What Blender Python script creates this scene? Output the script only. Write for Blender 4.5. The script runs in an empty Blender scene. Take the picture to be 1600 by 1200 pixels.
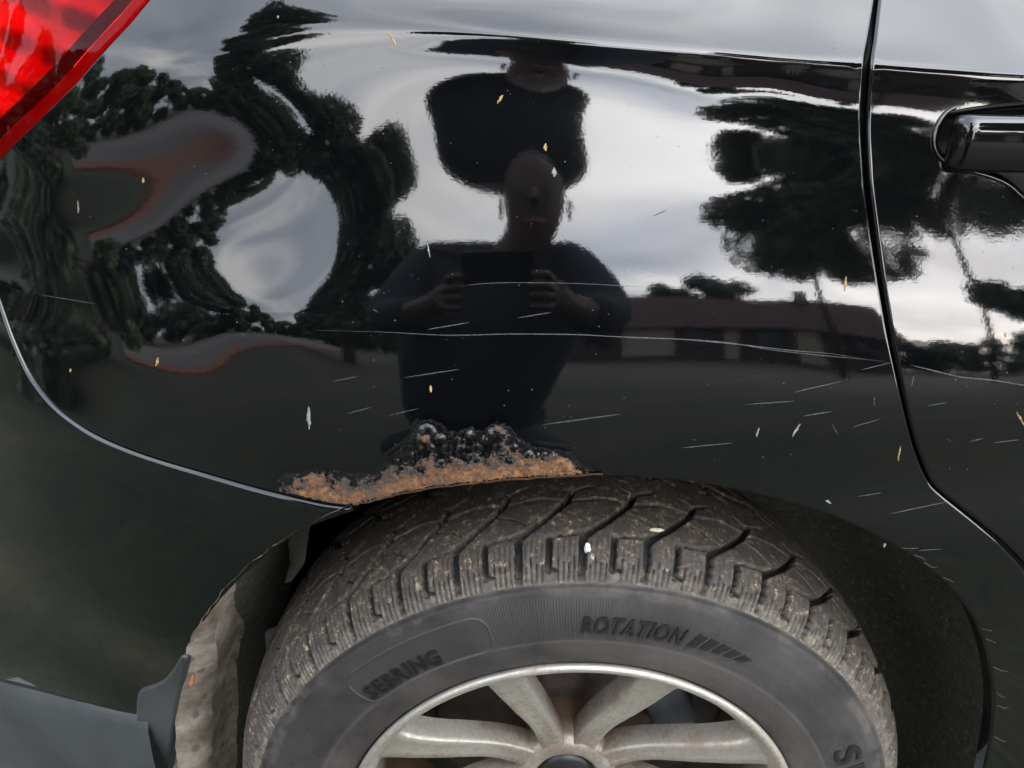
import bpy, bmesh, math, random
import numpy as np
from mathutils import Vector, Matrix
from mathutils.geometry import delaunay_2d_cdt
R = math.radians
rnd = random.Random(7)
scene = bpy.context.scene

# ------------------------------------------------------------------ camera
CAM = np.array([0.0, -0.41, 1.0]); PITCH = R(25); FPX = 1081.0
cd = bpy.data.cameras.new('camera'); cam = bpy.data.objects.new('camera', cd)
scene.collection.objects.link(cam); scene.camera = cam
cam.location = CAM; cam.rotation_euler = (R(90) - PITCH, 0, 0)
cd.sensor_width = 36; cd.lens = 36 * FPX / 1600; cd.clip_start = 0.005; cd.clip_end = 2000

# ------------------------------------------------------------------ sky and sun
SUN_EL, SUN_AZ = R(24), R(36)          # azimuth measured from -Y towards +X
wd = bpy.data.worlds.new('World'); scene.world = wd; wd.use_nodes = True
def build_world():
    nt = wd.node_tree; nt.nodes.clear(); N = nt.nodes.new; L = nt.links.new
    sky = N('ShaderNodeTexSky'); sky.sky_type = 'NISHITA'; sky.sun_disc = False
    sky.sun_elevation = SUN_EL; sky.sun_rotation = R(180) - SUN_AZ
    sky.air_density = 1.0; sky.dust_density = 2.5; sky.ozone_density = 1.0
    tc = N('ShaderNodeTexCoord'); sep = N('ShaderNodeSeparateXYZ'); L(tc.outputs['Generated'], sep.inputs[0])
    def M(op, a, b=None, clamp=False):
        n = N('ShaderNodeMath'); n.operation = op; n.use_clamp = clamp
        for i, v in enumerate((a, b)):
            if v is None: continue
            if isinstance(v, (int, float)): n.inputs[i].default_value = v
            else: L(v, n.inputs[i])
        return n.outputs[0]
    den = M('ADD', M('ABSOLUTE', sep.outputs[2]), 0.16)
    cmb = N('ShaderNodeCombineXYZ'); L(M('DIVIDE', sep.outputs[0], den), cmb.inputs[0]); L(M('DIVIDE', sep.outputs[1], den), cmb.inputs[1])
    n1 = N('ShaderNodeTexNoise'); n1.inputs['Scale'].default_value = 0.95; n1.inputs['Detail'].default_value = 5; n1.inputs['Roughness'].default_value = 0.45
    n1.inputs['Distortion'].default_value = 0.35
    mp = N('ShaderNodeMapping'); mp.inputs['Location'].default_value = (3.3, 1.7, 0); mp.inputs['Scale'].default_value = (1, 1.25, 1)
    L(cmb.outputs[0], mp.inputs[0]); L(mp.outputs[0], n1.inputs['Vector'])
    ramp = N('ShaderNodeValToRGB'); L(n1.outputs[0], ramp.inputs[0])
    e = ramp.color_ramp.elements
    e[0].position = 0.32; e[0].color = (0.40, 0.44, 0.52, 1)
    e[1].position = 0.70; e[1].color = (1.22, 1.19, 1.17, 1)
    m = ramp.color_ramp.elements.new(0.50); m.color = (0.62, 0.66, 0.74, 1)
    # thin cloud glows around the veiled sun
    sd = (math.sin(SUN_AZ) * math.cos(SUN_EL), -math.cos(SUN_AZ) * math.cos(SUN_EL), math.sin(SUN_EL))
    dp = N('ShaderNodeVectorMath'); dp.operation = 'DOT_PRODUCT'; L(tc.outputs['Generated'], dp.inputs[0]); dp.inputs[1].default_value = sd
    glow = M('POWER', M('MAXIMUM', dp.outputs['Value'], 0.0), 4.5)
    gain = M('ADD', M('MULTIPLY', glow, 16.0), 7.4)
    cl = N('ShaderNodeVectorMath'); cl.operation = 'SCALE'; L(ramp.outputs[0], cl.inputs[0]); L(gain, cl.inputs['Scale'])
    mix = N('ShaderNodeMix'); mix.data_type = 'RGBA'; mix.inputs[0].default_value = 0.85
    L(sky.outputs[0], mix.inputs[6]); L(cl.outputs[0], mix.inputs[7])
    bg = N('ShaderNodeBackground'); bg.inputs[1].default_value = 0.1; L(mix.outputs[2], bg.inputs[0])
    out = N('ShaderNodeOutputWorld'); L(bg.outputs[0], out.inputs[0])
build_world()
sl = bpy.data.lights.new('sun', 'SUN'); sl.energy = 0.5; sl.angle = R(14); sl.color = (1, 0.95, 0.88)
sun = bpy.data.objects.new('sun', sl); scene.collection.objects.link(sun)
sun.rotation_euler = Vector((math.sin(SUN_AZ) * math.cos(SUN_EL), -math.cos(SUN_AZ) * math.cos(SUN_EL), math.sin(SUN_EL))).to_track_quat('Z', 'Y').to_euler()
vs = scene.view_settings; vs.view_transform = 'Standard'; vs.look = 'None'; vs.gamma = 1; vs.exposure = 2.9
scene.cycles.max_bounces = 6; scene.cycles.diffuse_bounces = 3; scene.cycles.glossy_bounces = 3; scene.cycles.transparent_max_bounces = 8
scene.cycles.use_denoising = True; scene.cycles.use_adaptive_sampling = True; scene.cycles.adaptive_threshold = 0.025

# ------------------------------------------------------------------ helpers
COL = scene.collection
def obj(name, me, mat=None, parent=None):
    o = bpy.data.objects.new(name, me); COL.objects.link(o)
    if mat is not None and me is not None:
        if isinstance(mat, (list, tuple)):
            for m in mat: me.materials.append(m)
        else: me.materials.append(mat)
    if parent is not None: o.parent = parent
    return o
def tag(o, label=None, cat=None, group=None, kind=None):
    for k, v in (('label', label), ('category', cat), ('group', group), ('kind', kind)):
        if v: o[k] = v
    return o
def empty(name, loc=(0, 0, 0)):
    o = bpy.data.objects.new(name, None); COL.objects.link(o); o.location = loc; o.empty_display_size = 0.1
    return o
def pymesh(name, v, f, smooth=False):
    me = bpy.data.meshes.new(name); me.from_pydata([tuple(map(float, p)) for p in v], [], [tuple(map(int, q)) for q in f]); me.update()
    if smooth: me.polygons.foreach_set('use_smooth', [True] * len(me.polygons))
    return me
class MB:
    def __init__(s): s.v = []; s.f = []; s.m = []
    def add(s, v, f, m=0):
        b = len(s.v); s.v += [tuple(p) for p in v]; s.f += [tuple(i + b for i in q) for q in f]; s.m += [m] * len(f)
    def box(s, c, d, rot=None, m=0):
        P = [Vector((x * d[0] / 2, y * d[1] / 2, z * d[2] / 2)) for x in (-1, 1) for y in (-1, 1) for z in (-1, 1)]
        if rot is not None: P = [rot @ p for p in P]
        P = [p + Vector(c) for p in P]
        s.add(P, [(0, 1, 3, 2), (4, 6, 7, 5), (0, 4, 5, 1), (2, 3, 7, 6), (0, 2, 6, 4), (1, 5, 7, 3)], m)
    def tube(s, pts, rad, n=8, cap=True, m=0):
        pts = [Vector(p) for p in pts]; rad = rad if hasattr(rad, '__len__') else [rad] * len(pts)
        v = []; f = []
        up = Vector((0.31, 0.2, 0.93))
        for i, p in enumerate(pts):
            d = (pts[min(i + 1, len(pts) - 1)] - pts[max(i - 1, 0)]).normalized()
            a = d.cross(up)
            if a.length < 1e-3: a = d.cross(Vector((1, 0, 0)))
            a.normalize(); b = d.cross(a)
            for k in range(n):
                t = 2 * math.pi * k / n; v.append(p + (a * math.cos(t) + b * math.sin(t)) * rad[i])
        for i in range(len(pts) - 1):
            for k in range(n):
                f.append((i * n + k, i * n + (k + 1) % n, (i + 1) * n + (k + 1) % n, (i + 1) * n + k))
        if cap: f += [tuple(range(n))[::-1], tuple((len(pts) - 1) * n + k for k in range(n))]
        s.add(v, f, m)
    def build(s, name, mat, parent=None, smooth=False):
        me = pymesh(name, s.v, s.f, smooth); o = obj(name, me, mat, parent)
        if any(s.m): me.polygons.foreach_set('material_index', s.m)
        return o
def revolve(name, prof, n, a0=0.0, a1=2 * math.pi, smooth=True):
    """profile (r, y) turned about the Y axis"""
    closed = abs(a1 - a0 - 2 * math.pi) < 1e-6; k = n if closed else n + 1
    v = []; f = []
    for i in range(k):
        t = a0 + (a1 - a0) * i / n
        for (r, y) in prof: v.append((r * math.sin(t), y, r * math.cos(t)))
    m = len(prof)
    for i in range(n):
        j = (i + 1) % k
        for q in range(m - 1): f.append((i * m + q, j * m + q, j * m + q + 1, i * m + q + 1))
    return pymesh(name, v, f, smooth)

# ---- node helper
class NT:
    def __init__(s, name):
        s.mat = bpy.data.materials.new(name); s.mat.use_nodes = True; s.t = s.mat.node_tree
        s.p = s.t.nodes['Principled BSDF']; s.o = s.t.nodes['Material Output']
    def n(s, typ, **kw):
        x = s.t.nodes.new(typ)
        for k, v in kw.items():
            if k.startswith('i_'):
                key = k[2:].replace('_', ' '); x.inputs[int(key) if key.isdigit() else key].default_value = v
            else: setattr(x, k, v)
        return x
    def l(s, a, b): s.t.links.new(a, b)
    def coord(s, scale=(1, 1, 1), which='Object'):
        tc = s.n('ShaderNodeTexCoord'); mp = s.n('ShaderNodeMapping'); mp.inputs['Scale'].default_value = scale
        s.l(tc.outputs[which], mp.inputs[0]); return mp.outputs[0]
    def noise(s, vec, scale, detail=4, rough=0.55, dist=0.0):
        x = s.n('ShaderNodeTexNoise'); s.l(vec, x.inputs['Vector']); x.inputs['Scale'].default_value = scale
        x.inputs['Detail'].default_value = detail; x.inputs['Roughness'].default_value = rough; x.inputs['Distortion'].default_value = dist
        return x.outputs[0]
    def ramp(s, fac, stops):
        x = s.n('ShaderNodeValToRGB'); s.l(fac, x.inputs[0]); e = x.color_ramp.elements
        while len(e) < len(stops): e.new(0.5)
        for q, (p, c) in zip(e, stops): q.position = p; q.color = (c, c, c, 1) if isinstance(c, (int, float)) else (*c, 1)
        return x.outputs[0]
    def math(s, op, a, b=0.0, clamp=False):
        x = s.n('ShaderNodeMath', operation=op, use_clamp=clamp)
        for i, v in enumerate((a, b)):
            if isinstance(v, (int, float)): x.inputs[i].default_value = v
            else: s.l(v, x.inputs[i])
        return x.outputs[0]
    def mix(s, fac, a, b):
        x = s.n('ShaderNodeMix', data_type='RGBA')
        for i, v in ((0, fac), (6, a), (7, b)):
            if isinstance(v, (int, float)): x.inputs[i].default_value = v
            elif isinstance(v, tuple): x.inputs[i].default_value = (*v, 1)
            else: s.l(v, x.inputs[i])
        return x.outputs[2]
    def bump(s, h, strength=0.3, dist=0.001, normal=None):
        x = s.n('ShaderNodeBump'); x.inputs['Strength'].default_value = strength; x.inputs['Distance'].default_value = dist
        s.l(h, x.inputs['Height'])
        if normal is not None: s.l(normal, x.inputs['Normal'])
        return x.outputs[0]
    def set(s, **kw):
        for k, v in kw.items():
            i = s.p.inputs[k.replace('_', ' ')]
            if isinstance(v, (int, float)): i.default_value = v
            elif isinstance(v, tuple): i.default_value = (*v, 1) if len(v) == 3 else v
            else: s.l(v, i)
        return s
def simple(name, col, rough=0.6, metal=0.0, nscale=None, var=0.25, bump=0.0, bscale=None):
    m = NT(name); m.set(Roughness=rough, Metallic=metal)
    if nscale:
        v = m.coord(); f = m.noise(v, nscale, 5)
        c = m.ramp(f, [(0.3, tuple(x * (1 - var) for x in col)), (0.7, tuple(min(1, x * (1 + var)) for x in col))])
        m.set(Base_Color=c)
        if bump: m.set(Normal=m.bump(m.noise(v, bscale or nscale * 3, 5), bump, 0.01))
    else: m.set(Base_Color=col)
    return m.mat

# ------------------------------------------------------------------ the shape of the car's flank: y = F(x, z)
def rays(P):
    P = np.asarray(P, float); a = (P[..., 0] - 800) / FPX; b = (P[..., 1] - 600) / FPX
    c, s = math.cos(PITCH), math.sin(PITCH)
    d = np.stack([a, c - b * s, -s - b * c], -1)
    return d / np.linalg.norm(d, axis=-1, keepdims=True)
X0, X1, Z0, Z1, H = -0.72, 0.72, 0.05, 1.15, 0.04
NX = int(round((X1 - X0) / H)) + 3; NZ = int(round((Z1 - Z0) / H)) + 3
def bs(u):
    i = np.floor(u).astype(int); t = u - i
    B = np.stack([(1 - t) ** 3, 3 * t ** 3 - 6 * t ** 2 + 4, -3 * t ** 3 + 3 * t ** 2 + 3 * t + 1, t ** 3], -1) / 6
    D = np.stack([-(1 - t) ** 2, 3 * t ** 2 - 4 * t, -3 * t ** 2 + 2 * t + 1, t ** 2], -1) / 2
    return i, B, D
def basis(x, z):
    u = np.clip((x - X0) / H, 0, NX - 3 - 1e-6); w = np.clip((z - Z0) / H, 0, NZ - 3 - 1e-6)
    i, B, D = bs(u); j, E, G = bs(w)
    idx = (i[:, None, None] + np.arange(4)[None, :, None]) * NZ + (j[:, None, None] + np.arange(4)[None, None, :])
    return idx.reshape(len(x), 16), (B[:, :, None] * E[:, None, :]).reshape(len(x), 16), (D[:, :, None] * E[:, None, :]).reshape(len(x), 16) / H, (B[:, :, None] * G[:, None, :]).reshape(len(x), 16) / H
# shoulder crease: height along x, sharpness and strength
def smooth(a, b, t): t = np.clip((t - a) / (b - a), 0, 1); return t * t * (3 - 2 * t)
def crease(x):
    zc = 0.9985 + 0.0325 * smooth(0.45, -0.45, x) * 0 + CZ[0] + CZ[1] * x + CZ[2] * x * x
    w = 0.0012 + 0.010 * smooth(0.02, -0.22, x)
    A = 0.86 - 0.30 * smooth(-0.05, -0.30, x)
    return zc, w, A
CZ = [0.0, 0.0, 0.0]
COEF = np.zeros(NX * NZ)
def F(x, z):
    sh = np.broadcast(x, z).shape; x = np.broadcast_to(np.asarray(x, float), sh).ravel(); z = np.broadcast_to(np.asarray(z, float), sh).ravel()
    idx, b, _, _ = basis(x, z); zc, w, A = crease(x); q = (z - zc) / w
    return ((COEF[idx] * b).sum(1) + A * w * np.logaddexp(0, q)).reshape(sh)
def G(x, z):
    sh = np.broadcast(x, z).shape; x = np.broadcast_to(np.asarray(x, float), sh).ravel(); z = np.broadcast_to(np.asarray(z, float), sh).ravel()
    idx, _, bx, bz = basis(x, z); h = 1e-5
    def cr(x): zc, w, A = crease(x); return A * w * np.logaddexp(0, (z - zc) / w)
    zc, w, A = crease(x)
    gx = (COEF[idx] * bx).sum(1) + (cr(x + h) - cr(x - h)) / (2 * h)
    gz = (COEF[idx] * bz).sum(1) + A / (1 + np.exp(-np.clip((z - zc) / w, -60, 60)))
    return gx.reshape(sh), gz.reshape(sh)
def hit(P):
    P = np.asarray(P, float); d = rays(P); t = np.full(P.shape[:-1], 0.42)
    y = np.zeros(P.shape[:-1])
    for _ in range(40):
        t = (y - CAM[1]) / d[..., 1]; p = CAM + d * t[..., None]
        y = y + 0.6 * (F(p[..., 0], p[..., 2]) - y)
    return p
# spline heights of the flank in micrometres (pressed shape of the sheet metal)
CZ[:] = [0.0164502, -0.0874193, 0.0446001]
COEF = np.array([
598590,529382,466309,409466,359119,315778,280169,253025,234713,224918,222713,226913,236264,249532,265569,283442,302579,322978,345431,371471,402983,
441795,489487,547250,615782,695298,785660,886614,997974,1119685,553842,490506,433159,381818,336544,297452,264746,238791,220130,209219,205901,209255,
217960,230480,245257,261008,277013,293437,311315,332168,357632,389381,429057,478030,537374,607823,689865,783776,889684,1007633,511057,453192,401062,
354648,313888,278669,248857,224467,205907,194025,189486,191868,199743,211198,224376,237830,250964,264228,278646,295379,315741,341358,373811,414592,
465073,526503,599980,686305,785983,899225,470278,417458,370035,327974,291167,259412,232424,209948,192026,179412,173500,174766,181620,191683,202889,
213830,224411,235385,247440,261067,277302,297738,323751,356947,398899,451396,516083,594277,686890,794294,431564,383339,340114,301855,268453,239711,
215339,194969,178281,165469,158075,157971,163563,171937,180688,188925,197479,207075,217660,229090,242319,258496,278855,305054,338876,382630,438357,
507891,592459,692480,394972,350880,311364,276395,245887,219689,197574,179213,164149,151991,143442,141504,145500,151965,157619,163239,170608,179599,
189104,199237,210794,223498,239048,258743,285044,320387,367126,427523,502782,593207,360550,320136,283872,251738,223674,199574,179280,162551,148994,
138017,129385,125409,127471,131720,133716,137462,144590,153207,161397,171455,182428,192576,204070,217763,237439,264841,302908,353729,417954,495726,
328324,291163,257746,228058,202061,179682,160800,145241,132741,122906,115259,110099,110042,111184,109938,113003,120286,127729,134443,146017,156085,
165846,173126,182127,195880,216190,246448,287129,338038,399225,298303,264019,233104,205548,181326,160383,142624,127920,116144,107256,101174,96873,
94591,91876,88975,91254,98009,102709,109286,122675,130266,143337,144961,152387,159625,174927,198537,228181,263076,303016,270475,238757,210070,184409,
161757,142078,125314,111415,100407,92482,87937,86342,81740,75067,71039,72126,77264,80641,86988,98967,106020,122361,120025,128184,128031,141931,159436,
177025,193170,206780,244812,215419,188762,164838,143640,125163,109419,96490,86599,80169,77575,76914,69574,59757,54731,55695,59688,65018,66381,79493,
87164,97857,101893,105505,103165,117049,128449,133625,128480,110876,221267,194039,169289,147018,127239,109993,95393,83669,75196,70315,68375,65607,
56616,45552,40125,42396,45070,48676,49724,62180,70609,79623,85529,83924,86894,97449,104630,97841,69116,16689,199784,174634,151738,131103,112770,96839,
83514,73111,65927,61723,58706,53362,43938,33753,29065,31388,31930,33615,38961,45563,52411,63617,72237,70662,71175,79991,87731,68981,15307,-73107,
180295,157209,136173,117207,100379,85840,73832,64605,58122,53503,48729,41823,33099,25177,21495,21790,21599,23277,27598,32567,39767,49912,60556,61514,
61420,65780,78583,45562,-31931,-154649,162730,141750,122623,105380,90110,76978,66170,57728,51232,45566,39330,32032,24708,19029,15899,14387,13445,
13664,18393,21881,29618,36986,51073,55867,55189,55299,72702,26508,-70606,-223353,147016,128222,111071,95598,81894,70082,60214,52090,45092,38333,31280,
24321,18443,14291,11431,8926,6447,4984,11633,13732,20245,24169,44560,52184,51726,55380,62468,13264,-99677,-274379,133080,116563,101443,87752,75550,
64879,55637,47476,39838,32290,24957,18528,13657,10297,7632,4900,2123,986,5311,7993,15119,22587,33197,46082,52780,57666,57920,2120,-120815,-303095,
120851,106677,93604,81648,70822,61070,52191,43840,35691,27728,20385,14301,9828,6710,4257,1965,178,10,852,5344,11697,19458,29842,40845,52640,58911,
56319,-11332,-133484,-306314,110252,98430,87359,77036,67421,58390,49728,41212,32785,24683,17379,11320,6707,3428,1172,-351,-1185,-1423,-1072,3624,9858,
17673,27955,38840,50304,59539,52365,-20154,-132304,-283624,101197,91651,82471,73634,65064,56622,48152,39597,31099,22996,15665,9370,4267,515,-1746,
-2661,-2858,-3038,-2061,2612,8623,16939,26491,37845,48821,58673,49316,-16885,-112857,-237989,93581,86143,78680,71159,63497,55588,47369,38918,30484,
22405,14962,8311,2591,-1861,-4542,-5314,-4883,-4017,-2201,2017,8177,16359,26067,37212,48934,57548,43902,-3666,-77571,-175778,87279,81695,75728,69348,
62494,55115,47236,39011,30707,22626,15006,7997,1729,-3484,-7000,-8169,-7112,-4785,-1905,1583,8133,15874,25944,37012,49318,57042,39473,13578,-35628,
-106132,82145,78094,73374,67966,61843,55012,47554,39639,31502,23398,15570,8242,1594,-4190,-8634,-10660,-9275,-5287,-1162,1640,8373,16009,26413,36855,
51025,53486,36383,27349,2326,-39539,78015,75140,71403,66800,61337,55061,48073,40523,32590,24483,16462,8852,1966,-4018,-8947,-11923,-10937,-5531,-88,
1551,8795,16270,27286,37411,52218,56006,42049,36565,29841,14117,74720,72649,69624,65653,60765,55022,48518,41363,33685,25649,17513,9666,2596,-3286,
-7898,-11147,-11292,-5380,1695,2044,9584,17347,28316,38700,53959,52526,38181,40396,45283,47437,72090,70454,67867,64343,59918,54649,48606,41862,34501,
26651,18542,10568,3329,-2430,-6196,-8387,-9502,-6304,2471,2924,10040,18748,30685,41490,53985,53767,42000,41915,48182,56801,69967,68405,65978,62696,
58591,53702,48073,41741,34760,27225,19329,11429,4123,-1686,-4920,-5382,-5756,-7538,3917,4607,11303,20882,32239,44275,54574,53197,45036,39927,38117,
42141,68203,66365,63811,60548,56593,51966,46680,40749,34202,27109,19624,12046,4905,-980,-4495,-4540,-2374,-6360,5743,5567,12815,22408,34926,47450,
55311,54032,48183,29150,14305,5926,66667,64207,61233,57748,53754,49249,44225,38674,32603,26062,19170,12162,5475,-206,-4159,-5519,-3116,-4508,7172,
8247,14928,25296,37481,48325,62095,44731,25204,2980,-22998,-48396,65242,61815,58122,54163,49927,45397,40546,35346,29785,23888,17744,11531,5590,571,
-2997,-4102,-1044,-455,8909,11404,17007,27804,39870,51881,63347,41298,3605,-32533,-72563,-117324,63825,59082,54367,49677,44993,40286,35515,30637,
25618,20456,15201,9991,5157,1344,-945,-924,1389,3480,10407,14613,20698,31516,43770,54796,56194,30650,-17602,-72083,-131327,-197815,62321,55913,49874,
44197,38861,33827,29046,24463,20026,15708,11527,7615,4350,2254,1667,2712,4831,8093,13343,19174,26615,36848,47448,52890,43337,11296,-44356,-115395,
-196283,-287068,60642,52224,44563,37651,31464,25961,21086,16780,12983,9658,6821,4616,3353,3324,4578,6820,9768,13872,19087,25959,34183,42832,48838,
45658,25672,-15318,-79406,-164572,-266269,-382559,58709,47944,38374,29988,22762,16653,11611,7578,4504,2363,1182,1073,2178,4512,7853,11831,16357,21634,
27800,35143,42701,48017,47003,33838,3229,-48251,-122828,-221244,-341699,-482434,56447,43017,31262,21175,12730,5893,622,-3123,-5367,-6116,-5343,-3023,
781,5830,11730,18117,24843,31868,39196,46302,51493,51489,41864,17979,-24018,-87217,-173953,-285892,-423347,-585779,53790,37395,23200,11195,1364,-6316,
-11862,-15286,-16581,-15734,-12747,-7708,-864,7360,16450,25948,35476,44650,52886,58818,60033,52990,33626,-1713,-56068,-132144,-232256,-358308,-511586,
-692492,50678,31048,14172,44,-11336,-19962,-25817,-28873,-29096,-26470,-21044,-13011,-2748,9197,22178,35500,48382,59854,68504,72194,68025,52585,22480,
-25197,-92932,-182993,-297449,-438102,-606363,-802910,47068,23958,4175,-12274,-25361,-35032,-41221,-43857,-42887,-38314,-30244,-18938,-4843,11412,
29003,46855,63567,77322,85788,86162,75364,50379,8527,-52476,-134632,-239730,-369378,-524945,-707468,-917447,42931,16118,-6791,-25758,-40704,-51515,
-58060,-60221,-57942,-51263,-40345,-25483,-7129,14036,36953,60024,80993,96963,104620,100633,82040,46419,-8202,-83556,-181177,-302335,-447967,-618670,
-814752,-1036354,], float) * 1e-6

# ------------------------------------------------------------------ materials of the car
def paint(name, dust=1.0):
    m = NT(name); v = m.coord()
    n1 = m.noise(v, 9, 5, 0.6); n2 = m.noise(m.coord((1, 1, 7)), 60, 4, 0.7); n3 = m.noise(v, 1500, 2, 0.5)
    spk = m.math('MULTIPLY', m.ramp(n3, [(0.72, 0.0), (0.80, 1.0)]), m.ramp(n1, [(0.35, 0.1), (0.7, 0.8)]))
    film = m.math('MULTIPLY', m.ramp(n1, [(0.35, 0.15), (0.75, 1.0)]), m.ramp(n2, [(0.3, 0.4), (0.7, 1.0)]))
    c = m.mix(m.math('MULTIPLY', film, 0.0030 * dust), (0.0011, 0.0013, 0.0016), (0.34, 0.33, 0.29))
    c = m.mix(m.math('MULTIPLY', spk, 0.10 * dust), c, (0.5, 0.48, 0.42))
    for (rz, sx, sz, th, amt) in ((-9, 5, 650, 0.735, 0.024), (-7, 9, 1400, 0.72, 0.014), (6, 7, 900, 0.75, 0.014)):
        tc = m.n('ShaderNodeTexCoord'); mp = m.n('ShaderNodeMapping'); mp.vector_type = 'TEXTURE'; mp.inputs['Rotation'].default_value = (0, R(rz), 0); m.l(tc.outputs['Object'], mp.inputs[0])
        m2 = m.n('ShaderNodeMapping'); m2.inputs['Scale'].default_value = (sx, 1, sz); m.l(mp.outputs[0], m2.inputs[0])
        sc = m.math('MULTIPLY', m.ramp(m.noise(m2.outputs[0], 1.0, 2, 0.5), [(th, 0.0), (th + 0.06, 1.0)]), amt * (0.5 + 0.5 * dust)); c = m.mix(sc, c, (0.5, 0.5, 0.47))
    m.set(Base_Color=c, IOR=1.62, Roughness=m.ramp(film, [(0.0, 0.022), (1.0, 0.055)]))
    # hairline wash scratches and the orange peel of the lacquer
    peel = m.noise(v, 420, 2, 0.5); hl = m.noise(m.coord((40, 1, 900)), 1.0, 3, 0.6)
    b1 = m.bump(peel, 0.022, 0.0004); b2 = m.bump(hl, 0.012, 0.0003, b1)
    m.set(Normal=b2); return m.mat
M_PAINT = paint('black_paint')
M_PAINT_B = paint('black_bumper_paint', 1.5)
M_EDGE = simple('seam_edge', (0.30, 0.31, 0.32), 0.35)
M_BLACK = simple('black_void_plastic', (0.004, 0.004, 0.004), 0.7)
M_SEALCUP = simple('seal_and_cup_black', (0.008, 0.008, 0.008), 0.45)
def m_scratch():
    m = NT('scratch_grey'); v = m.coord(); n = m.noise(v, 500, 3)
    m.set(Base_Color=m.ramp(n, [(0.35, (0.008, 0.009, 0.009)), (0.7, (0.062, 0.066, 0.066))]), Roughness=0.6); return m.mat
M_SCR = m_scratch()
M_SPLAT = simple('dried_plant_bits', (0.30, 0.21, 0.075), 0.7, nscale=600, var=0.5)
M_DUST = simple('pale_dust', (0.10, 0.10, 0.088), 0.8, nscale=300, var=0.6)
M_SPLATW = simple('dried_white_splash', (0.20, 0.20, 0.175), 0.7, nscale=900, var=0.5)

CAR = tag(empty('car'), 'black car with rust bubbling along its rear wheel arch', 'car')

# ------------------------------------------------------------------ sheet-metal panels trimmed from the flank
def resample(P, step, closed=True):
    P = np.asarray(P, float); Q = np.vstack([P, P[:1]]) if closed else P
    L = np.linalg.norm(np.diff(Q, axis=0), axis=1); s = np.concatenate([[0], np.cumsum(L)])
    n = max(3, int(round(s[-1] / step))); t = np.linspace(0, s[-1], n + 1)
    if closed: t = t[:-1]
    return np.stack([np.interp(t, s, Q[:, i]) for i in range(Q.shape[1])], 1)
def catmull(P, k=6, closed=False):
    P = [np.array(p, float) for p in P]; n = len(P); out = []
    for i in range(n if closed else n - 1):
        if closed: a, b, c, d = P[i - 1], P[i], P[(i + 1) % n], P[(i + 2) % n]
        else: a, b, c, d = P[max(i - 1, 0)], P[i], P[i + 1], P[min(i + 2, n - 1)]
        for q in range(k):
            t = q / k; out.append(0.5 * ((2 * b) + (c - a) * t + (2 * a - 5 * b + 4 * c - d) * t * t + (3 * b - a - 3 * c + d) * t ** 3))
    if not closed: out.append(P[-1])
    return out
def inside(pts, poly):
    x, y = pts[:, 0], pts[:, 1]; r = np.zeros(len(pts), bool); n = len(poly); j = n - 1
    for i in range(n):
        xi, yi = poly[i]; xj, yj = poly[j]
        r ^= ((yi > y) != (yj > y)) & (x < (xj - xi) * (y - yi) / (yj - yi + 1e-12) + xi); j = i
    return r
def dist_poly(pts, poly, closed=True):
    A = np.asarray(poly); B = np.roll(A, -1, 0)
    if not closed: A, B = A[:-1], B[:-1]
    best = np.full(len(pts), 1e9)
    for a, b in zip(A, B):
        ab = b - a; t = np.clip(((pts - a) @ ab) / (ab @ ab + 1e-15), 0, 1); best = np.minimum(best, np.linalg.norm(pts - a - t[:, None] * ab, axis=1))
    return best
def px2xz(P): h = hit(np.asarray(P, float)); return h[:, [0, 2]]
def ccw(P):
    x, y = P[:, 0], P[:, 1]
    return P if np.sum(x * np.roll(y, -1) - np.roll(x, -1) * y) > 0 else P[::-1]
def off2d(P, closed=True):
    d = np.roll(P, -1, 0) - np.roll(P, 1, 0); d /= np.linalg.norm(d, axis=1, keepdims=True) + 1e-12
    return np.stack([d[:, 1], -d[:, 0]], 1)      # outward for ccw
def normals(x, z):
    gx, gz = G(x, z); n = np.stack([gx, -np.ones_like(gx), gz], 1); return n / np.linalg.norm(n, axis=1, keepdims=True)
def cdt(loops, interior):
    V = []; E = []
    for lp in loops:
        b = len(V); V += [Vector((float(p[0]), float(p[1]))) for p in lp]; n = len(lp); E += [(b + i, b + (i + 1) % n) for i in range(n)]
    nb = len(V); V += [Vector((float(p[0]), float(p[1]))) for p in interior]
    r = delaunay_2d_cdt(V, E, [], 0, 1e-7, True)
    P = np.array([tuple(p) for p in r[0]]); T = np.array([tuple(f) for f in r[2]]); c = P[T].mean(1); ok = inside(c, loops[0])
    for h in loops[1:]: ok &= ~inside(c, h)
    return P, [tuple(f) for f in T[ok].tolist()], r[3], nb
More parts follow.
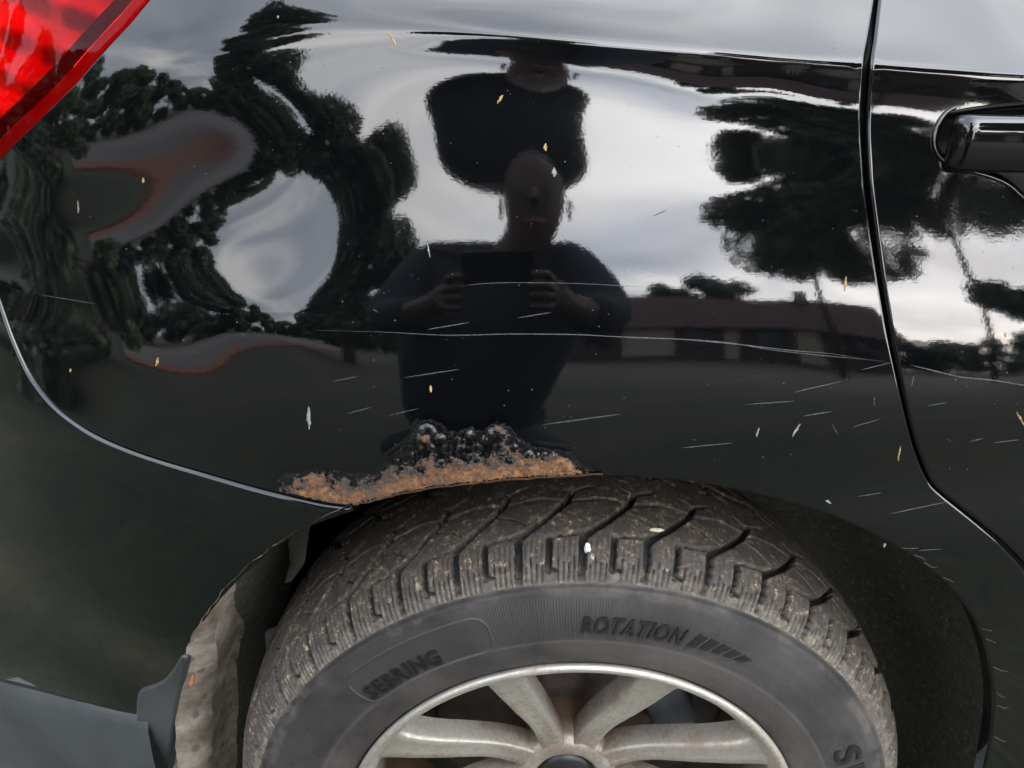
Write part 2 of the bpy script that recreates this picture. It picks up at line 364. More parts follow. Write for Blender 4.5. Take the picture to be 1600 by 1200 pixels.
def panel(name, poly, mat, parent, step=0.007, er=0.0022, flange=0.012, lift=0.0, holes=(), bstep=0.004):
    """poly in (x, z); the edge is rolled inwards with radius er and a flange runs into the car"""
    poly = ccw(resample(poly, bstep)); holes = [ccw(resample(h, bstep))[::-1] for h in holes]
    lo, hi = poly.min(0), poly.max(0)
    gx, gz = np.meshgrid(np.arange(lo[0], hi[0], step), np.arange(lo[1], hi[1], step)); g = np.stack([gx.ravel(), gz.ravel()], 1)
    zc, _, _ = crease(g[:, 0]); g = g[np.abs(g[:, 1] - zc) > 0.008]
    xs = np.arange(lo[0], hi[0], step * 0.8); zc, w, _ = crease(xs)
    extra = [np.stack([xs, zc + o], 1) for o in (-0.0075, -0.0055, -0.004, -0.0028, -0.0018, -0.001, -0.0004, 0.0002, 0.0008, 0.0016, 0.0026, 0.0038, 0.0055, 0.0075)]
    g = np.vstack([g] + extra); g = g[inside(g, poly)]; g = g[dist_poly(g, poly) > step * 0.45]
    for h in holes: g = g[~inside(g, h)]; g = g[dist_poly(g, h) > step * 0.45]
    V2, faces, orig, nb = cdt([poly] + list(holes), g)
    N = normals(V2[:, 0], V2[:, 1]); V = np.stack([V2[:, 0], F(V2[:, 0], V2[:, 1]), V2[:, 1]], 1) + N * lift
    V = list(map(tuple, V)); Nn = list(map(tuple, N)); faces = list(faces)
    # find output index of the boundary vertices
    back = {}
    for i, o in enumerate(orig):
        for q in o: back[q] = i
    base = 0; er0 = er
    for lp in [poly] + list(holes):
        er = er0 if lp is poly else 0.0055
        n = len(lp); ids = [back[base + i] for i in range(n)]; base += n
        o2 = off2d(lp); N0 = normals(lp[:, 0], lp[:, 1]); P0 = np.stack([lp[:, 0], F(lp[:, 0], lp[:, 1]), lp[:, 1]], 1) + N0 * lift
        o3 = np.stack([o2[:, 0], np.zeros(n), o2[:, 1]], 1); o3 -= (o3 * N0).sum(1)[:, None] * N0; o3 /= np.linalg.norm(o3, axis=1, keepdims=True)
        prev = ids
        for k in range(1, 7):
            if k <= 5: t = math.pi / 2 * k / 5; P = P0 + er * (o3 * math.sin(t) - N0 * (1 - math.cos(t))); Nk = o3 * math.sin(t) + N0 * math.cos(t)
            else: P = P0 + er * (o3 - N0) - N0 * flange; Nk = o3
            b = len(V); V += list(map(tuple, P)); Nn += list(map(tuple, Nk)); cur = list(range(b, b + n))
            for i in range(n):
                j = (i + 1) % n; faces.append((prev[i], cur[i], cur[j], prev[j]))
            prev = cur
    me = pymesh(name, V, faces, True); me.normals_split_custom_set_from_vertices([tuple(map(float, q)) for q in Nn])
    return obj(name, me, mat, parent)

GAP_L = [(1366, -40), (1362, 0), (1352, 60), (1346, 94), (1341, 188), (1344, 250), (1348, 300), (1362, 400), (1375, 480), (1388, 550), (1414, 663), (1429, 715), (1448, 756), (1467, 776), (1514, 814), (1559, 853), (1594, 890), (1640, 945), (1700, 1030)]
GAP_R = [(1384, -40), (1379, 0), (1372, 60), (1367, 94), (1361, 188), (1363, 250), (1367, 300), (1380, 400), (1392, 480), (1404, 550), (1428, 663), (1443, 712), (1460, 750), (1483, 772), (1529, 808), (1576, 848), (1612, 886), (1660, 940), (1720, 1020)]
SEAM = [(-60, 330), (-25, 405), (0, 465), (20, 522), (45, 576), (76, 619), (112, 651), (160, 680), (230, 708), (320, 735), (400, 758), (460, 773), (510, 784), (548, 788)]
ARCH = [(548, 788), (580, 782), (620, 772), (680, 760), (740, 753), (800, 748), (870, 743), (960, 740), (1050, 745), (1130, 757), (1200, 772), (1280, 795), (1340, 818), (1400, 849), (1450, 882), (1490, 918), (1520, 955), (1540, 1000), (1552, 1050), (1556, 1100), (1550, 1160), (1535, 1230)]
LAMP = [(262, -40), (236, 0), (205, 38), (122, 130), (62, 190), (0, 252), (-60, 312)]
BARCH = [(556, 791), (520, 803), (480, 818), (445, 838), (412, 862), (380, 890), (350, 920), (322, 954), (300, 988), (284, 1020), (270, 1052), (262, 1078)]
def cm(P, k=5): return [tuple(p) for p in catmull(P, k)]
def cut_edge():
    # worn, slightly ragged lip where the rust has eaten into the arch
    A = cm(ARCH); out = []
    for i, p in enumerate(A):
        w = 1.2 if 560 < p[0] < 950 else 0.25
        out.append((p[0], p[1] + (rnd.random() - 0.5) * 2 * w))
    return out
ARCH_C = cut_edge()
qp = px2xz(LAMP[::-1] + [(262, -60)] + [(1368, -60)] + cm(GAP_L) + [(1720, 1240)] + ARCH_C[::-1] + cm(SEAM)[::-1][1:])
QP = panel('quarter_panel', qp, M_PAINT, CAR, holes=())
tag(QP, 'black quarter panel mirroring the photographer and garden, scratched and rust-eaten')
# bumper skin
seam_b = [(x - 1.5, y + 10.5) for x, y in SEAM]
BB = [(222, 1124), (150, 1108), (80, 1090), (0, 1070), (-60, 1056)]
bp = px2xz(cm(seam_b) + cm(BARCH) + [(236, 1122)] + BB)
BUMP = panel('bumper', bp, M_PAINT_B, CAR, lift=0.0014, er=0.0034)
# door, with the opening of the handle cup
CUP = [(1482, 174), (1466, 194), (1459, 215), (1460, 232), (1470, 248), (1490, 259), (1520, 268), (1550, 277), (1575, 290), (1600, 312), (1640, 345), (1700, 365), (1760, 350), (1790, 290), (1790, 205), (1740, 170), (1650, 158), (1560, 162)]
cup_xz = px2xz([tuple(p) for p in catmull(CUP, 4, True)])
dr = np.vstack([px2xz(cm(GAP_R)), [(0.56, 0.50), (0.66, 0.50), (0.66, 1.062)], px2xz([(1386, -60)])])
DOOR = panel('rear_door', dr, M_PAINT, CAR, holes=[cup_xz], er=0.0024)
# dark rubber seal and inner sill in the shut line
def strip_behind(name, path_px, depth, width_px, mat, parent):
    a = hit(np.array([(x - width_px, y) for x, y in path_px], float)); b = hit(np.array([(x + width_px, y) for x, y in path_px], float))
    v = []; f = []
    for p, q in zip(a, b):
        m = (p + q) / 2
        v += [p + [0, depth, 0], m + [0, depth - 0.003, 0], q + [0, depth, 0], q + [0, depth + 0.02, 0], p + [0, depth + 0.02, 0]]
    for i in range(len(path_px) - 1):
        for k in range(5): f.append((i * 5 + k, i * 5 + (k + 1) % 5, (i + 1) * 5 + (k + 1) % 5, (i + 1) * 5 + k))
    return obj(name, pymesh(name, v, f, True), mat, parent)
mid = [((a[0] + b[0]) / 2, (a[1] + b[1]) / 2) for a, b in zip(cm(GAP_L), cm(GAP_R))]
strip_behind('door_seal', mid, 0.0125, 14, M_SEALCUP, CAR)
strip_behind('seam_backing', cm(SEAM), 0.011, 14, M_BLACK, CAR)

# ---- handle cup and handle
def cup():
    P = ccw(resample(cup_xz, 0.004)); c = P.mean(0); v = []; f = []; n = len(P)
    N0 = normals(P[:, 0], P[:, 1]); P0 = np.stack([P[:, 0], F(P[:, 0], P[:, 1]), P[:, 1]], 1); cen = np.array([c[0], F(c[0:1], c[1:2])[0], c[1]])
    for s, d in ((1.03, 0.003), (1.0, 0.004), (0.97, 0.008), (0.93, 0.014), (0.84, 0.021), (0.68, 0.026), (0.4, 0.029), (0.0, 0.030)):
        for p in P0: q = cen + (p - cen) * s; v.append((q[0], q[1] + d, q[2]))
    for k in range(7):
        for i in range(n): j = (i + 1) % n; f.append((k * n + i, (k + 1) * n + i, (k + 1) * n + j, k * n + j))
    lipP = hit(np.array(catmull([(1492, 168), (1478, 176), (1466, 192), (1459, 213), (1460, 232), (1469, 248), (1490, 260), (1520, 269), (1550, 278), (1575, 290), (1600, 312), (1640, 345)], 6), float)); lipP = lipP + normals(lipP[:, 0], lipP[:, 2]) * 0.0004
    lb = MB(); lb.tube([tuple(p) for p in lipP], [0.0013] * len(lipP), 12); lb.build('cup_glint_bead', M_PAINT, DOOR, True)  # bead added along the cup edge to catch a bright line of sky
    return obj('handle_cup', pymesh('handle_cup', v, [q[::-1] for q in f], True), M_SEALCUP, DOOR)  # painted cup given satin black to stand in for its dark reflections
cup()
def handle():
    a = hit(np.array([[1486.0, 222.0]]))[0]; dd = rays(np.array([[1487.0, 223.0]]))[0]; a = np.array([*(CAM + dd * ((a[1] - 0.008 - CAM[1]) / dd[1]))[[0]], a[1], (CAM + dd * ((a[1] - 0.008 - CAM[1]) / dd[1]))[2]]); xs = np.concatenate([np.linspace(0, 0.012, 8), np.linspace(0.02, 0.15, 14), np.linspace(0.154, 0.168, 6)])
    v = []; f = []; n = 28; hz = 0.0170
    for x in xs:
        e = min(x / 0.011, 1.0, (0.168 - x) / 0.011); s = (1 - (1 - max(e, 0.0)) ** 2.4) ** (1 / 2.4) if e < 1 else 1.0
        s = max(s, 0.02); fw = a[1] - 0.004 - 0.005 * math.sin(math.pi * x / 0.168); bow = 0.0
        for k in range(n):
            t = 2 * math.pi * k / n; c, q = math.cos(t), math.sin(t); ex = 2 / 3.0
            yy = -abs(c) ** ex * np.sign(c) * 0.0095 * (0.35 + 0.65 * s); zz = abs(q) ** ex * np.sign(q) * hz * (0.72 + 0.28 * s) if e >= 0.02 else abs(q) ** ex * np.sign(q) * hz * 0.70
            v.append((a[0] + 0.0005 + x, fw + yy * (s if e < 1 else 1), a[2] - 0.0005 + zz - 0.012 * x))
    for i in range(len(xs) - 1):
        for k in range(n): f.append((i * n + k, i * n + (k + 1) % n, (i + 1) * n + (k + 1) % n, (i + 1) * n + k))
    f += [tuple(range(n))[::-1], tuple((len(xs) - 1) * n + k for k in range(n))]
    o = obj('door_handle', pymesh('door_handle', v, [q for q in f], True), M_PAINT, DOOR)
    bm = bmesh.new(); bm.from_mesh(o.data); bmesh.ops.recalc_face_normals(bm, faces=bm.faces); bm.to_mesh(o.data); bm.free()
    return o
handle()

# ---- tail lamp
def m_lens():
    m = NT('red_lamp_lens'); t = m.t; t.nodes.remove(m.p)
    fr = m.n('ShaderNodeFresnel'); fr.inputs[0].default_value = 1.2
    tr = m.n('ShaderNodeBsdfTransparent'); tr.inputs[0].default_value = (0.95, 0.022, 0.028, 1)
    gl = m.n('ShaderNodeBsdfGlossy'); gl.inputs['Roughness'].default_value = 0.02
    mx = m.n('ShaderNodeMixShader'); m.l(fr.outputs[0], mx.inputs[0]); m.l(tr.outputs[0], mx.inputs[1]); m.l(gl.outputs[0], mx.inputs[2]); m.l(mx.outputs[0], m.o.inputs[0])
    return m.mat
M_LENS = m_lens()
M_REFL = simple('lamp_reflector', (0.30, 0.285, 0.28), 0.30, nscale=18, var=0.5)
M_REDPL = simple('red_lamp_rim', (0.15, 0.010, 0.014), 0.3)
lamp_in = [(x - 5, y - 6) for x, y in LAMP]
lamp_core = [(x - 36, y - 34) for x, y in LAMP]
LP = panel('tail_lamp', px2xz(lamp_in[::-1] + [(-66, -46), (-66, 310)]), M_LENS, CAR, lift=0.0012, er=0.003, flange=0.01)
tag(LP, 'red tail lamp with a dark diagonal rib')
def lamp_inside():
    # reflector bowl with ledges, dark rib and solid red rim seen through the lens
    def sheet(name, poly, depth, mat, wob=0.0, step=0.006):
        poly = ccw(resample(px2xz(poly), 0.005)); lo, hi = poly.min(0), poly.max(0)
        gx, gz = np.meshgrid(np.arange(lo[0], hi[0], step), np.arange(lo[1], hi[1], step)); g = np.stack([gx.ravel(), gz.ravel()], 1)
        g = g[inside(g, poly)]; g = g[dist_poly(g, poly) > step * 0.5]
        V2, fc, _, _ = cdt([poly], g)
        u = V2[:, 0] - V2[:, 1]
        y = F(V2[:, 0], V2[:, 1]) + depth + wob * (np.abs(((u / 0.05) % 1) - 0.5) * 2 + 0.5 * np.sin(V2[:, 1] * 210 + V2[:, 0] * 60)) + (0.10 * wob * (((V2[:, 0] + V2[:, 1] * 0.4) / 0.0055) % 1))
        return obj(name, pymesh(name, np.stack([V2[:, 0], y, V2[:, 1]], 1), fc, True), mat, LP)
    core = lamp_core[::-1] + [(-64, -44), (-64, 296)]
    sheet('reflector', core, 0.016, M_REFL, 0.010, 0.0022)
    band = lamp_core + [(-110, 180), (-110, 330)] ; 
    rib = [(x - 36, y - 34) for x, y in LAMP] + [(x - 19, y - 18) for x, y in LAMP][::-1]
    sheet('rib', [(min(p[0], 300), p[1]) for p in rib], 0.004, M_BLACK)
    rim = [(x - 18, y - 17) for x, y in LAMP] + [(x + 1, y + 1) for x, y in LAMP][::-1]
    sheet('rim', rim, 0.003, M_REDPL)
lamp_inside()

# ---- lower valance and the grey end cap of the bumper
M_VAL = simple('grey_valance_plastic', (0.037, 0.040, 0.042), 0.42, nscale=9, var=0.35, bump=0.05, bscale=300)
def valance():
    T = hit(np.array([(236, 1119), (150, 1101), (80, 1084), (0, 1064), (-60, 1050), (-130, 1036)], float)); v = []; f = []
    T = np.array(resample(T, 0.02, False))
    prof = [(0.012, 0.010), (0.004, 0.006), (-0.004, 0.0), (-0.008, -0.012), (-0.012, -0.05), (-0.013, -0.10), (-0.008, -0.16), (0.004, -0.20), (0.03, -0.225)]
    for p in T:
        n = normals(p[0:1], p[2:3])[0]; h = np.array([n[0], n[1], 0]); h /= np.linalg.norm(h)
        for (a, b) in prof: q = p - h * a; v.append((q[0], q[1], q[2] + b))
    m = len(prof)
    for i in range(len(T) - 1):
        for k in range(m - 1): f.append((i * m + k, i * m + k + 1, (i + 1) * m + k + 1, (i + 1) * m + k))
    return obj('valance', pymesh('valance', v, f, True), M_VAL, CAR)
valance()

# ------------------------------------------------------------------ rust along the arch
from mathutils import noise as mnoise
RUST_TOP = [(424, 752), (432, 745), (452, 738), (470, 742), (490, 735), (512, 739), (536, 737), (556, 743), (576, 741), (592, 733), (602, 722), (616, 712), (628, 703), (640, 694), (644, 676), (656, 665), (672, 661), (688, 666), (700, 676), (716, 678), (734, 673), (752, 678), (764, 670), (778, 664), (792, 668), (806, 682), (818, 694), (836, 702), (858, 706), (880, 708), (896, 714), (906, 726), (925, 733), (952, 737)]
def m_rust():
    m = NT('rust'); at = m.n('ShaderNodeAttribute', attribute_name='rust'); v = m.coord()
    n1 = m.noise(v, 85, 6, 0.68); n2 = m.noise(v, 330, 6, 0.75); n3 = m.noise(v, 42, 5, 0.65); n4 = m.noise(v, 150, 6, 0.8)
    rc = m.ramp(n2, [(0.30, (0.020, 0.011, 0.006)), (0.45, (0.105, 0.047, 0.015)), (0.56, (0.215, 0.092, 0.030)), (0.72, (0.40, 0.215, 0.085))])
    rc = m.mix(m.ramp(n1, [(0.42, 0.0), (0.68, 0.8)]), rc, m.ramp(n4, [(0.35, (0.055, 0.030, 0.018)), (0.65, (0.24, 0.105, 0.036))]))
    rc = m.mix(m.ramp(n3, [(0.50, 0.0), (0.64, 0.7)]), rc, (0.030, 0.036, 0.038))
    # blistered lacquer: black with grey bruises and brown pinholes
    bl = m.mix(m.ramp(n4, [(0.50, 0.0), (0.66, 0.75)]), (0.0010, 0.0011, 0.0015), (0.012, 0.014, 0.016))
    bl = m.mix(m.ramp(n2, [(0.60, 0.0), (0.72, 0.9)]), bl, (0.13, 0.066, 0.032))
    ah = m.n('ShaderNodeAttribute', attribute_name='haze'); n5 = m.noise(v, 620, 5, 0.8)
    hz = m.ramp(m.math('ADD', ah.outputs['Fac'], m.math('MULTIPLY', m.math('SUBTRACT', n5, 0.5), 1.5)), [(0.55, 0.0), (0.85, 1.0)])
    bl = m.mix(m.math('MULTIPLY', m.ramp(n5, [(0.58, 0.0), (0.70, 1.0)]), 0.5), bl, (0.075, 0.078, 0.074))
    bl = m.mix(hz, (0.0009, 0.0010, 0.0013), bl)
    fac = m.math('ADD', at.outputs['Fac'], m.math('MULTIPLY', m.math('SUBTRACT', n1, 0.5), 1.9))
    fac = m.math('ADD', fac, m.math('MULTIPLY', m.math('SUBTRACT', n4, 0.5), 0.8)); fac = m.math('MULTIPLY', m.ramp(m.math('ADD', fac, m.math('MULTIPLY', m.math('SUBTRACT', n5, 0.5), 0.7)), [(0.40, 0.0), (0.72, 1.0)]), hz)
    m.set(Base_Color=m.mix(fac, bl, rc), IOR=1.6, Roughness=m.ramp(m.math('ADD', fac, m.math('MULTIPLY', hz, m.math('MULTIPLY', n4, 0.45))), [(0.0, 0.02), (0.35, 0.11), (0.6, 0.6), (1.0, 0.92)]))
    m.set(Normal=m.bump(m.math('MULTIPLY', m.math('ADD', m.math('MULTIPLY', fac, 0.92), 0.08), m.math('MULTIPLY', hz, m.math('ADD', n2, m.noise(v, 900, 4, 0.7)))), 0.8, 0.0012)); return m.mat
BUB = [(668, 676, 15, 3.2), (776, 680, 15, 3.0), (662, 690, 9, 2), (690, 722, 6, 2.2), (716, 722, 6.5, 2.2), (700, 700, 8, 1.5), (745, 700, 9, 1.6), (780, 700, 10, 2.2), (802, 700, 8, 1.6), (826, 711, 8, 2.4), (840, 712, 5, 1.6), (850, 710, 5, 1.6), (864, 714, 8, 2.4), (879, 722, 7, 2.6), (884, 730, 8, 2.2), (735, 715, 6, 1.4), (648, 712, 6, 1.4), (625, 722, 7, 1.4), (610, 738, 7, 1.2), (466, 744, 4, 1.5), (507, 741, 4, 1.5), (560, 752, 6, 1.0), (530, 760, 7, 1.0), (758, 688, 6, 1.8), (690, 684, 7, 1.8), (678, 712, 5, 1.5), (812, 724, 6, 1.4), (722, 690, 6, 1.4)]
def rust():
    low = [p for p in ARCH_C if 552 < p[0] < 956]
    seam = [p for p in cm(SEAM) if 428 < p[0] < 540]
    out = [(x + (-7 if i < 3 else (7 if i > len(RUST_TOP) - 4 else 0)), y - 17) for i, (x, y) in enumerate(RUST_TOP)]
    top = px2xz(cm(RUST_TOP, 4)); rim = px2xz(cm(out[1:-1], 4)); lowxz = px2xz(low); seamxz = px2xz(seam)
    poly = ccw(resample(np.vstack([rim, lowxz[::-1], seamxz[::-1]]), 0.0018)); lo, hi = poly.min(0), poly.max(0); step = 0.00095
    core = np.vstack([top, lowxz[::-1], seamxz[::-1]])
    gx, gz = np.meshgrid(np.arange(lo[0], hi[0], step), np.arange(lo[1], hi[1], step)); g = np.stack([gx.ravel(), gz.ravel()], 1)
    r2 = np.random.RandomState(3); g += (r2.rand(*g.shape) - 0.5) * step * 0.5
    g = g[inside(g, poly)]; g = g[dist_poly(g, poly) > step * 0.5]
    V2, fc, _, _ = cdt([poly], g); N = normals(V2[:, 0], V2[:, 1])
    dt = dist_poly(V2, top, False) * np.where(inside(V2, core), 1, -1); db = np.minimum(dist_poly(V2, lowxz, False), dist_poly(V2, seamxz, False))
    h = np.zeros(len(V2)); rust = np.zeros(len(V2)); bc = px2xz([(b[0], b[1]) for b in BUB])
    for i, (x, z) in enumerate(V2):
        a = mnoise.fractal(Vector((x * 120, z * 120, 1)), 0.8, 2.1, 5); b = mnoise.fractal(Vector((x * 420, z * 420, 9)), 0.7, 2.0, 4)
        h[i] = (0.0006 * a + 0.0004 * b) * np.interp(db[i], [0.008, 0.020], [1.0, 0.22] if x > -0.085 else [1.0, 0.6]); dt[i] += 0.0022 * b + 0.0012 * a
        rust[i] = np.interp(db[i], [0, 0.006, 0.013, 0.026], [1.0, 0.84, 0.50, 0.14]) + 0.10 * a
        if x < -0.10: rust[i] = max(rust[i], 0.55 + 0.2 * a)
    edge0 = dist_poly(V2, rim, False); env = np.clip(dt / 0.007, 0, 1); h = (h + 0.0004) * env
    for (c, (bx, by, br, bh)) in zip(bc, BUB):
        d = np.linalg.norm(V2 - c, axis=1) / (br * 0.00042); k = np.clip(1 - d * d, 0, 1); h += k ** 0.6 * bh * 0.00052
        ring = np.exp(-((d - 1.05) / 0.18) ** 2); rust += 0.20 * ring
    rb = random.Random(12)
    for q in range(80):
        bx, by = rb.uniform(600, 905), rb.uniform(664, 742); c = px2xz([(bx, by)])[0]
        if not inside(c[None, :], core)[0]: continue
        br = rb.uniform(1.8, 5.0) * 0.00042; d = np.linalg.norm(V2 - c, axis=1) / br; h += np.clip(1 - d * d, 0, 1) ** 0.7 * br * 0.42; rust += 0.14 * np.exp(-((d - 1.1) / 0.3) ** 2)
    for (x, y) in ((884, 722), (880, 733), (890, 732), (776, 668), (667, 683), (466, 744), (507, 741)):
        c = px2xz([(x, y)])[0]; d = np.linalg.norm(V2 - c, axis=1) / 0.0026; rust += 0.9 * np.exp(-d * d)
    xl = px2xz([(432, 750)])[0][0]; xr = px2xz([(938, 735)])[0][0]; tp = np.clip((V2[:, 0] - xl) / 0.022, 0, 1) * np.clip((xr - V2[:, 0]) / 0.022, 0, 1); dt = dt - 0.004 * (1 - tp)
    hzv = np.clip((dt + 0.0045) / 0.0045, 0, 1) * np.clip(edge0 / 0.004, 0, 1); rust = np.clip(rust, 0, 1.5) * np.clip((dt + 0.0015) / 0.006, 0, 1) * (0.35 + 0.65 * tp); h *= 0.3 + 0.7 * tp
    h += 0.00015
    edge = dist_poly(V2, rim, False); h *= np.clip(edge / 0.003, 0.3, 1)
    h = np.where(db < 0.0012, np.minimum(h, 0.0004), h)
    V = np.stack([V2[:, 0], F(V2[:, 0], V2[:, 1]), V2[:, 1]], 1) + N * h[:, None]
    me = pymesh('rust_patch', V, fc, True); at = me.attributes.new('rust', 'FLOAT', 'POINT'); at.data.foreach_set('value', np.clip(rust, 0, 1.5).astype(np.float32))
    at = me.attributes.new('haze', 'FLOAT', 'POINT'); at.data.foreach_set('value', hzv.astype(np.float32))
    o = obj('rust_patch', me, m_rust(), QP); o['label'] = 'brown blistered rust patch along the wheel arch lip'
    # rusty lower lip of the arch
    L = np.array([p for p in lowxz]); v = []; f = []
    for (x, z) in L:
        y = float(F(np.array([x]), np.array([z]))[0]); v += [(x, y - 0.0022, z + 0.0012), (x, y - 0.0012, z - 0.0010), (x, y + 0.004, z - 0.0016), (x, y + 0.012, z - 0.0005)]
    for i in range(len(L) - 1):
        for k in range(3): f.append((i * 4 + k, (i + 1) * 4 + k, (i + 1) * 4 + k + 1, i * 4 + k + 1))
    me = pymesh('rust_lip', v, f, True); at = me.attributes.new('rust', 'FLOAT', 'POINT'); at.data.foreach_set('value', [0.95] * len(v)); at = me.attributes.new('haze', 'FLOAT', 'POINT'); at.data.foreach_set('value', [1.0] * len(v))
    obj('rust_lip', me, o.data.materials[0], QP)
rust()

# ------------------------------------------------------------------ scratches and dried specks on the paint
def ribbon(name, path, wpx, mat, parent, lift=0.00022, taper=True):
    P = np.array(catmull(path, 5) if len(path) > 2 else [np.array(path[0]) + (np.array(path[1]) - np.array(path[0])) * t for t in np.linspace(0, 1, 7)], float)
    d = np.gradient(P, axis=0); d /= np.linalg.norm(d, axis=1, keepdims=True); nrm = np.stack([-d[:, 1], d[:, 0]], 1)
    t = np.linspace(0, 1, len(P)); w = wpx / 2 * (np.clip(np.minimum(t, 1 - t) * 5, 0.15, 1) if taper else np.ones(len(P)))
    a = hit(P + nrm * w[:, None]); b = hit(P - nrm * w[:, None]); m = hit(P); v = []; f = []
    def up(q, l): return q + normals(q[:, 0], q[:, 2]) * l
    a, b, m = up(a, 0.00005), up(b, 0.00005), up(m, lift)
    for i in range(len(P)): v += [a[i], m[i], b[i]]
    for i in range(len(P) - 1):
        for k in range(2): f.append((i * 3 + k, (i + 1) * 3 + k, (i + 1) * 3 + k + 1, i * 3 + k + 1))
    return obj(name, pymesh(name, v, f, True), mat, parent)
SCR = [([(490, 516), (600, 519), (700, 524), (800, 522), (900, 523), (960, 526), (1060, 530), (1110, 534), (1160, 539), (1240, 548), (1300, 553), (1392, 568)], 1.7),
       ([(960, 528), (1080, 531), (1150, 537), (1200, 546), (1290, 556), (1380, 564)], 1.2),
       ([(1420, 570), (1450, 577), (1500, 589), (1550, 594), (1600, 602), (1660, 612)], 1.8),
       ([(720, 447), (780, 442), (900, 443), (1010, 449)], 1.0),
       ([(667, 515), (733, 504)], 1.8), ([(808, 497), (862, 488)], 1.6), ([(632, 590), (718, 577)], 1.7), ([(605, 650), (655, 638)], 1.2), ([(846, 664), (970, 647)], 2.2),
       ([(1240, 613), (1315, 596)], 1.6), ([(1165, 632), (1240, 627)], 1.6), ([(1255, 650), (1300, 643)], 1.4), ([(1300, 662), (1309, 680)], 1.6), ([(1065, 700), (1145, 692)], 1.4),
       ([(1330, 668), (1375, 655)], 1.1), ([(1345, 578), (1395, 566)], 1.1), ([(1390, 803), (1480, 784)], 1.4), ([(1340, 776), (1378, 770)], 1.0),
       ([(1552, 692), (1592, 687)], 1.3), ([(1515, 690), (1536, 685)], 1.2), ([(1450, 634), (1480, 629)], 1.1), ([(1424, 604), (1428, 587)], 1.4), ([(1366, 634), (1366, 620)], 1.6),
       ([(60, 460), (150, 475)], 0.8), ([(520, 596), (560, 588)], 1.2), ([(543, 646), (582, 636)], 1.3), ([(583, 483), (590, 488)], 2.2), ([(1020, 338), (1042, 328)], 1.4), ([(1436, 860), (1472, 858)], 0.9)]
for path, w in SCR:
    ribbon('scratch', path, w, M_SCR, DOOR if path[0][0] > 1400 and path[0][1] < 760 else QP)
SPL = [(612, 60, 618, 72, 4, 0), (606, 50, 610, 58, 2.5, 0), (777, 162, 786, 149, 4, 0), (852, 236, 852, 224, 4.5, 0), (866, 276, 866, 262, 7, 1), (668, 381, 672, 402, 2.4, 1), (652, 366, 653, 373, 3, 0),
       (224, 286, 224, 277, 4, 0), (122, 313, 123, 333, 2.6, 1), (244, 572, 248, 558, 4, 0), (110, 581, 111, 576, 4, 0), (483, 635, 483, 670, 5.5, 1), (673, 613, 673, 602, 4, 0), (1403, 720, 1407, 697, 3.2, 0), (1320, 455, 1322, 432, 4, 0), (1571, 520, 1571, 527, 4, 0), (1588, 643, 1600, 665, 3, 0), (620, 172, 620, 178, 3, 0), (18, 950, 20, 965, 9, 1), (16, 928, 19, 945, 4, 1), (1182, 682, 1186, 668, 4, 1), (1238, 682, 1250, 662, 3.5, 1), (433, 26, 436, 28, 4, 0), (1382, 855, 1382, 848, 4, 1), (1290, 782, 1298, 786, 4, 1)]
def splat(x0, y0, x1, y1, w, k):
    P = hit(np.array([[x0, y0], [x1, y1]], float)); d = P[1] - P[0]; L = max(np.linalg.norm(d), 0.001); u = d / L; n = normals(P[:1, 0], P[:1, 2])[0]; s = np.cross(n, u); wr = w * 0.00021
    v = []; f = []; m = 9; rr = random.Random(int(x0 * 7 + y0))
    for i in range(m):
        t = i / (m - 1); c = P[0] + d * t + s * wr * 0.8 * (rr.random() - 0.5); q = wr * (0.25 + math.sin(math.pi * min(max(t, 0.04), 0.96)) * (0.5 + 0.6 * rr.random()))
        v += [c - s * q + n * 0.00005, c - s * q * 0.4 + n * 0.0006, c + s * q * 0.5 + n * 0.0007, c + s * q + n * 0.00005]
    for i in range(m - 1):
        for j in range(3): f.append((i * 4 + j, (i + 1) * 4 + j, (i + 1) * 4 + j + 1, i * 4 + j + 1))
    par = DOOR if x0 > 1400 else (BUMP if y0 > 800 else QP)
    return obj('dried_speck', pymesh('dried_speck', v, f), M_SPLATW if k else M_SPLAT, par)
for s in SPL: splat(*s)
def dust(parent, region, count, seed):
    r = random.Random(seed); v = []; f = []; P = []
    while len(P) < count: 
        x, y = r.uniform(region[0], region[2]), r.uniform(region[1], region[3]); P.append((x, y, r.random() ** 4))
    H3 = hit(np.array([(p[0], p[1]) for p in P], float)); N = normals(H3[:, 0], H3[:, 2])
    for h, n, p in zip(H3, N, P):
        s = np.array([1, 0, 0.0]); u = np.cross(n, s); q = 0.00010 + 0.00042 * p[2]; c = h + n * 0.0003; b = len(v)
        v += [c + s * q, c + u * q * r.uniform(0.6, 1.3), c - s * q * r.uniform(0.6, 1.2), c - u * q]; f.append((b, b + 1, b + 2, b + 3))
    o = obj('dust_specks', pymesh('dust_specks', v, f), M_DUST, parent); o['kind'] = 'stuff'
dust(QP, (240, 60, 1330, 730), 620, 1); dust(QP, (40, 290, 420, 600), 160, 5); dust(DOOR, (1420, 300, 1600, 740), 150, 2); dust(BUMP, (20, 700, 340, 1010), 260, 3)
